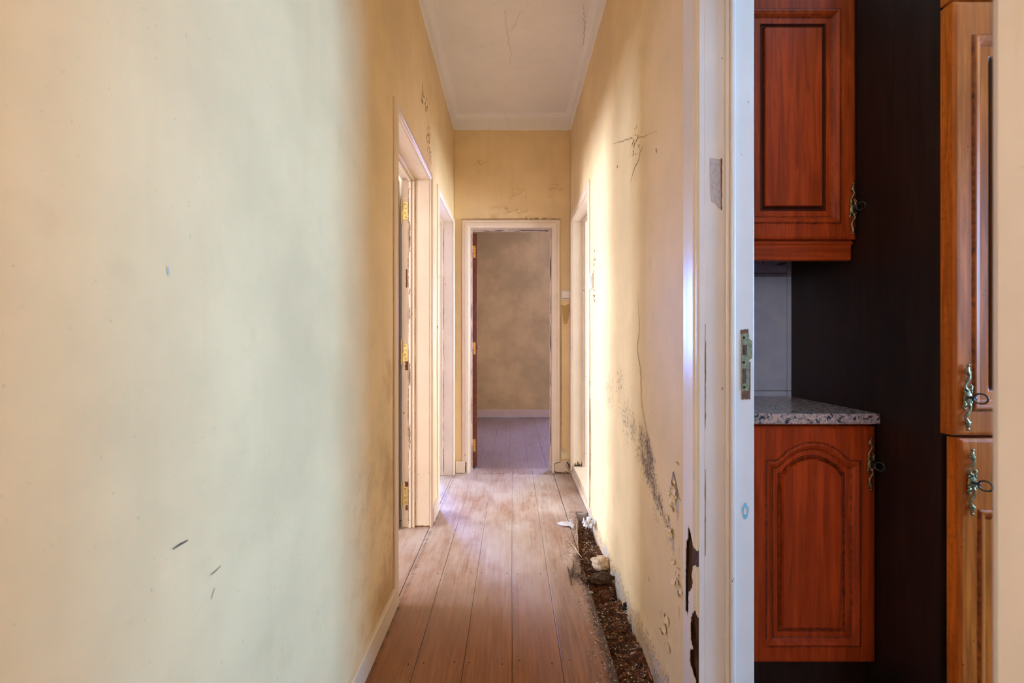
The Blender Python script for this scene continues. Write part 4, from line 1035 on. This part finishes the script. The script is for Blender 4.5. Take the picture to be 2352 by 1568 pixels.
# ------------------------------------------------------------------ things lying in the rotted strip
def lump(name, px, py, zb, rx, ry, rz, mat, label, cat, seed, rough=0.25, rzrot=0.0):
    x, y = FL(px, py, zb); e = MB()
    e.ball((0, 0, rz*0.8), (rx, ry, rz), 22, 14, lambda d: 1+rough*nz(d.x*1.6+seed, d.y*1.6, d.z*1.6, 4)+0.10*nz(d.x*6, d.y*6+seed, d.z*6, 3))
    o = e.build(name, mat, smooth=False); o.location = (x, y, zb); o.rotation_euler = (0, 0, rzrot); return tag(o, label, cat)
lump('mortar_lump', 1379, 1304, -0.026, 0.048, 0.040, 0.030, 'stone', 'pale beige lump of mortar lying in the rotted strip', 'rubble', 3, 0.3)
lump('mortar_lump', 1407, 1306, -0.020, 0.012, 0.010, 0.010, 'stone', 'small beige crumb of mortar beside the pale lump', 'rubble', 5)
lump('rotten_wood_chunk', 1380, 1338, -0.038, 0.056, 0.024, 0.026, 'bark', 'dark rotten wood chunk in front of the pale mortar lump', 'wood chunk', 8, 0.4, 0.2)
lump('rotten_wood_chunk', 1366, 1215, -0.045, 0.03, 0.04, 0.045, 'bark', 'dark rotten wood chunk under the crumpled plastic', 'wood chunk', 11, 0.4)
lump('plaster_lump', 1460, 1432, -0.045, 0.030, 0.026, 0.022, 'graylump', 'crumbling grey plaster lump at the foot of the damp wall', 'rubble', 14, 0.5)
lump('plaster_lump', 1357, 1362, -0.002, 0.010, 0.006, 0.005, 'graylump', 'tiny grey plaster crumb on the board edge', 'rubble', 15, 0.3)
lump('plaster_lump', 1421, 1338, -0.03, 0.009, 0.012, 0.026, 'graylump', 'small whitish plaster chip against the damp wall', 'rubble', 19, 0.4)
# crumpled plastic film and shards
def crumple(name, px, py, zb, r, seed, label, mat='film', flatk=0.6):
    x, y = FL(px, py, zb); mb = MB(); n = 20
    def fn(u, v):
        a = (u-.5)*2; b = (v-.5)*2
        q = Vector((a*2.2+seed, b*2.2, 0.3))
        return (r*a*(0.8+0.4*nz(*q, 2)), r*b*(0.8+0.4*nz(q.y, q.x, 2, 2)), r*flatk*(0.55+1.1*abs(nz(a*2.5+seed, b*2.5, 4, 4))+0.5*(1-a*a)*(1-b*b)))
    mb.grid(n, n, fn, lambda u, v: (u-.5)**2+(v-.5)**2 < 0.25*(0.75+0.5*nz(u*3+seed, v*3, 0, 2)))
    o = mb.build(name, mat, smooth=False); o.location = (x, y, zb); sd = o.modifiers.new('thickness', 'SOLIDIFY'); sd.thickness = 0.0008
    return tag(o, label, 'plastic scrap')
crumple('crumpled_plastic', 1354, 1222, -0.012, 0.055, 2.0, 'crumpled translucent plastic film at the far end of the rotted strip', flatk=0.9)
crumple('plastic_crumb', 1313, 1200, 0.001, 0.014, 5.0, 'small white plastic crumb on the boards beside the film', flatk=1.0)
P = [FL(*q) for q in [(1278, 1203), (1290, 1200), (1312, 1201), (1319, 1208), (1316, 1217), (1308, 1212), (1292, 1210)]]
mb = MB(); mb.prism(P, lambda a, b, h: (a, b, h+0.010*math.sin((a-P[0][0])*26)**2), 0.002, 0.0032)
tag(mb.build('plastic_shard', 'film'), 'pointed clear plastic shard lying on the floorboards', 'plastic scrap')
# splinters
def splinter(pa, pb, za, zb_, wd, mat, label, seed, name='wood_splinter'):
    a = FL(*pa, za); b = FL(*pb, zb_); A = Vector((*a, za)); B = Vector((*b, zb_)); n = 7; pts = []
    for i in range(n):
        t = i/(n-1); q = A.lerp(B, t)+Vector((nz(t*3, seed, 0, 2), nz(t*3, seed, 5, 2), 0))*wd*1.2; pts.append(q)
    rad = [wd*(0.35+0.65*math.sin(PI*(0.08+0.84*i/(n-1))))*(0.8+0.4*abs(nz(i, seed, 2, 2))) for i in range(n)]
    mb = MB().tube(pts, rad, 5, flat=0.6)
    return tag(mb.build(name, mat), label, 'wood splinter')
splinter((1324, 1190), (1327, 1245), 0.004, 0.004, 0.0045, 'splinter', 'long pale splinter lying along the broken board edge', 1)
splinter((1309, 1243), (1336, 1279), 0.005, 0.004, 0.0045, 'splinter', 'slanting pale splinter pointing at the mortar lump', 2)
splinter((1378, 1228), (1396, 1280), 0.012, -0.015, 0.013, 'lath', 'bleached lath sliver leaning along the wall base', 3)
splinter((1404, 1288), (1425, 1332), -0.01, -0.02, 0.006, 'redwood', 'orange red strip of exposed wood at the wall base', 4)
splinter((1446, 1392), (1462, 1432), -0.015, -0.02, 0.006, 'lath', 'grey lath sliver by the dark hole at the wall base', 5)
splinter((1388, 1442), (1396, 1428), 0.004, 0.004, 0.003, 'splinter', 'short pale splinter on the edge of the rotted strip', 6)
splinter((1363, 1465), (1377, 1472), 0.003, 0.003, 0.003, 'splinter', 'short yellowish splinter on the board near the front', 7)
splinter((1488, 1537), (1497, 1562), -0.03, -0.03, 0.003, 'redwood', 'thin reddish splinter at the near end of the strip', 8)
splinter((1304, 1300), (1312, 1342), 0.005, 0.004, 0.007, 'bark', 'dark curved bark-like flake on the rotted board', 9)
splinter((1318, 1288), (1314, 1326), 0.006, 0.004, 0.006, 'bark', 'dark flake curled on the board beside the hole', 10)
splinter((1326, 1318), (1346, 1330), 0.004, 0.003, 0.006, 'bark', 'dark rotten flake at the lip of the hole', 11)
splinter((1430, 1396), (1443, 1384), -0.02, -0.005, 0.014, 'dark', 'black charred-looking wood shard against the wall base', 12)
# wooden edge of the sound board end, far end of the strip
mb = MB(); mb.box((0.420, 2.918, -0.06), (XR-0.016, 2.928, -0.002)); o = mb.build('board_end', 'greyplaster', fl)

# crumbs: uncountable
r = random.Random(11); V = []; F = []; C = []
PAL = [(.62, .52, .40), (.75, .68, .58), (.40, .22, .10), (.30, .12, .05), (.12, .06, .035), (.05, .03, .02), (.80, .76, .70)]
def crumb(x, y, z, s, c):
    o = len(V); d = [Vector((r.gauss(0, 1), r.gauss(0, 1), r.gauss(0, .6))).normalized() for _ in range(4)]
    st = Vector((r.uniform(.5, 1.6), r.uniform(.5, 1.6), r.uniform(.4, .8)))
    for q in d: V.append((x+q.x*s*st.x, y+q.y*s*st.y, z+q.z*s*st.z)); C.append(c)
    F.extend([(o, o+1, o+2), (o, o+2, o+3), (o, o+3, o+1), (o+1, o+3, o+2)])
for i in range(7000):
    y = r.uniform(1.2, 2.9); x = r.uniform(0.325, 0.492)
    if y > 2.4 and x < 0.37+0.1*(y-2.4): continue
    if math.hypot(x-0.436, (y-2.25)/1.2) < 0.05 or (abs(x-0.415) < 0.06 and abs(y-2.145) < 0.03): continue
    pal = r.choices(PAL, (2, 1.2, 5, 6, 5, 5, .8))[0]
    crumb(x, y, bedz(x, y)+0.002, r.choice((.0022, .003, .004, .0055)), pal)
for i in range(2600):
    y = r.uniform(1.3, 2.95); e_ = 0.345 if y < 2.36 else 0.345+0.12*(y-2.36); x = e_-abs(r.gauss(0, 0.032))
    crumb(x, y, 0.0015, r.choice((.0012, .0018, .0026, .0034)), r.choices(PAL, (3, 1.5, 3, 3, 5, 4, .8))[0])
for i in range(420):
    x = r.uniform(-.47, .33); y = 1.3+2.4*r.random(); crumb(x, y, 0.0012, r.choice((.0009, .0013, .002)), r.choices(PAL, (2, 1, 2, 2, 3, 3, 1))[0])
for i in range(500):
    y = r.uniform(2.95, 3.75); x = 0.49-abs(r.gauss(0, .04)); crumb(x, y, 0.0012, r.choice((.001, .0016, .0024)), r.choice(PAL))
me = bpy.data.meshes.new('rot_crumbs'); me.from_pydata(V, [], F)
at = me.color_attributes.new('tint', 'FLOAT_COLOR', 'POINT'); at.data.foreach_set('color', [q for c in C for q in (*c, 1)])
o = bpy.data.objects.new('rot_crumbs', me); COL.objects.link(o); me.materials.append(M['debris'])
tag(o, 'scattered crumbs of rotten wood and plaster along the damp wall', 'debris', kind='stuff')
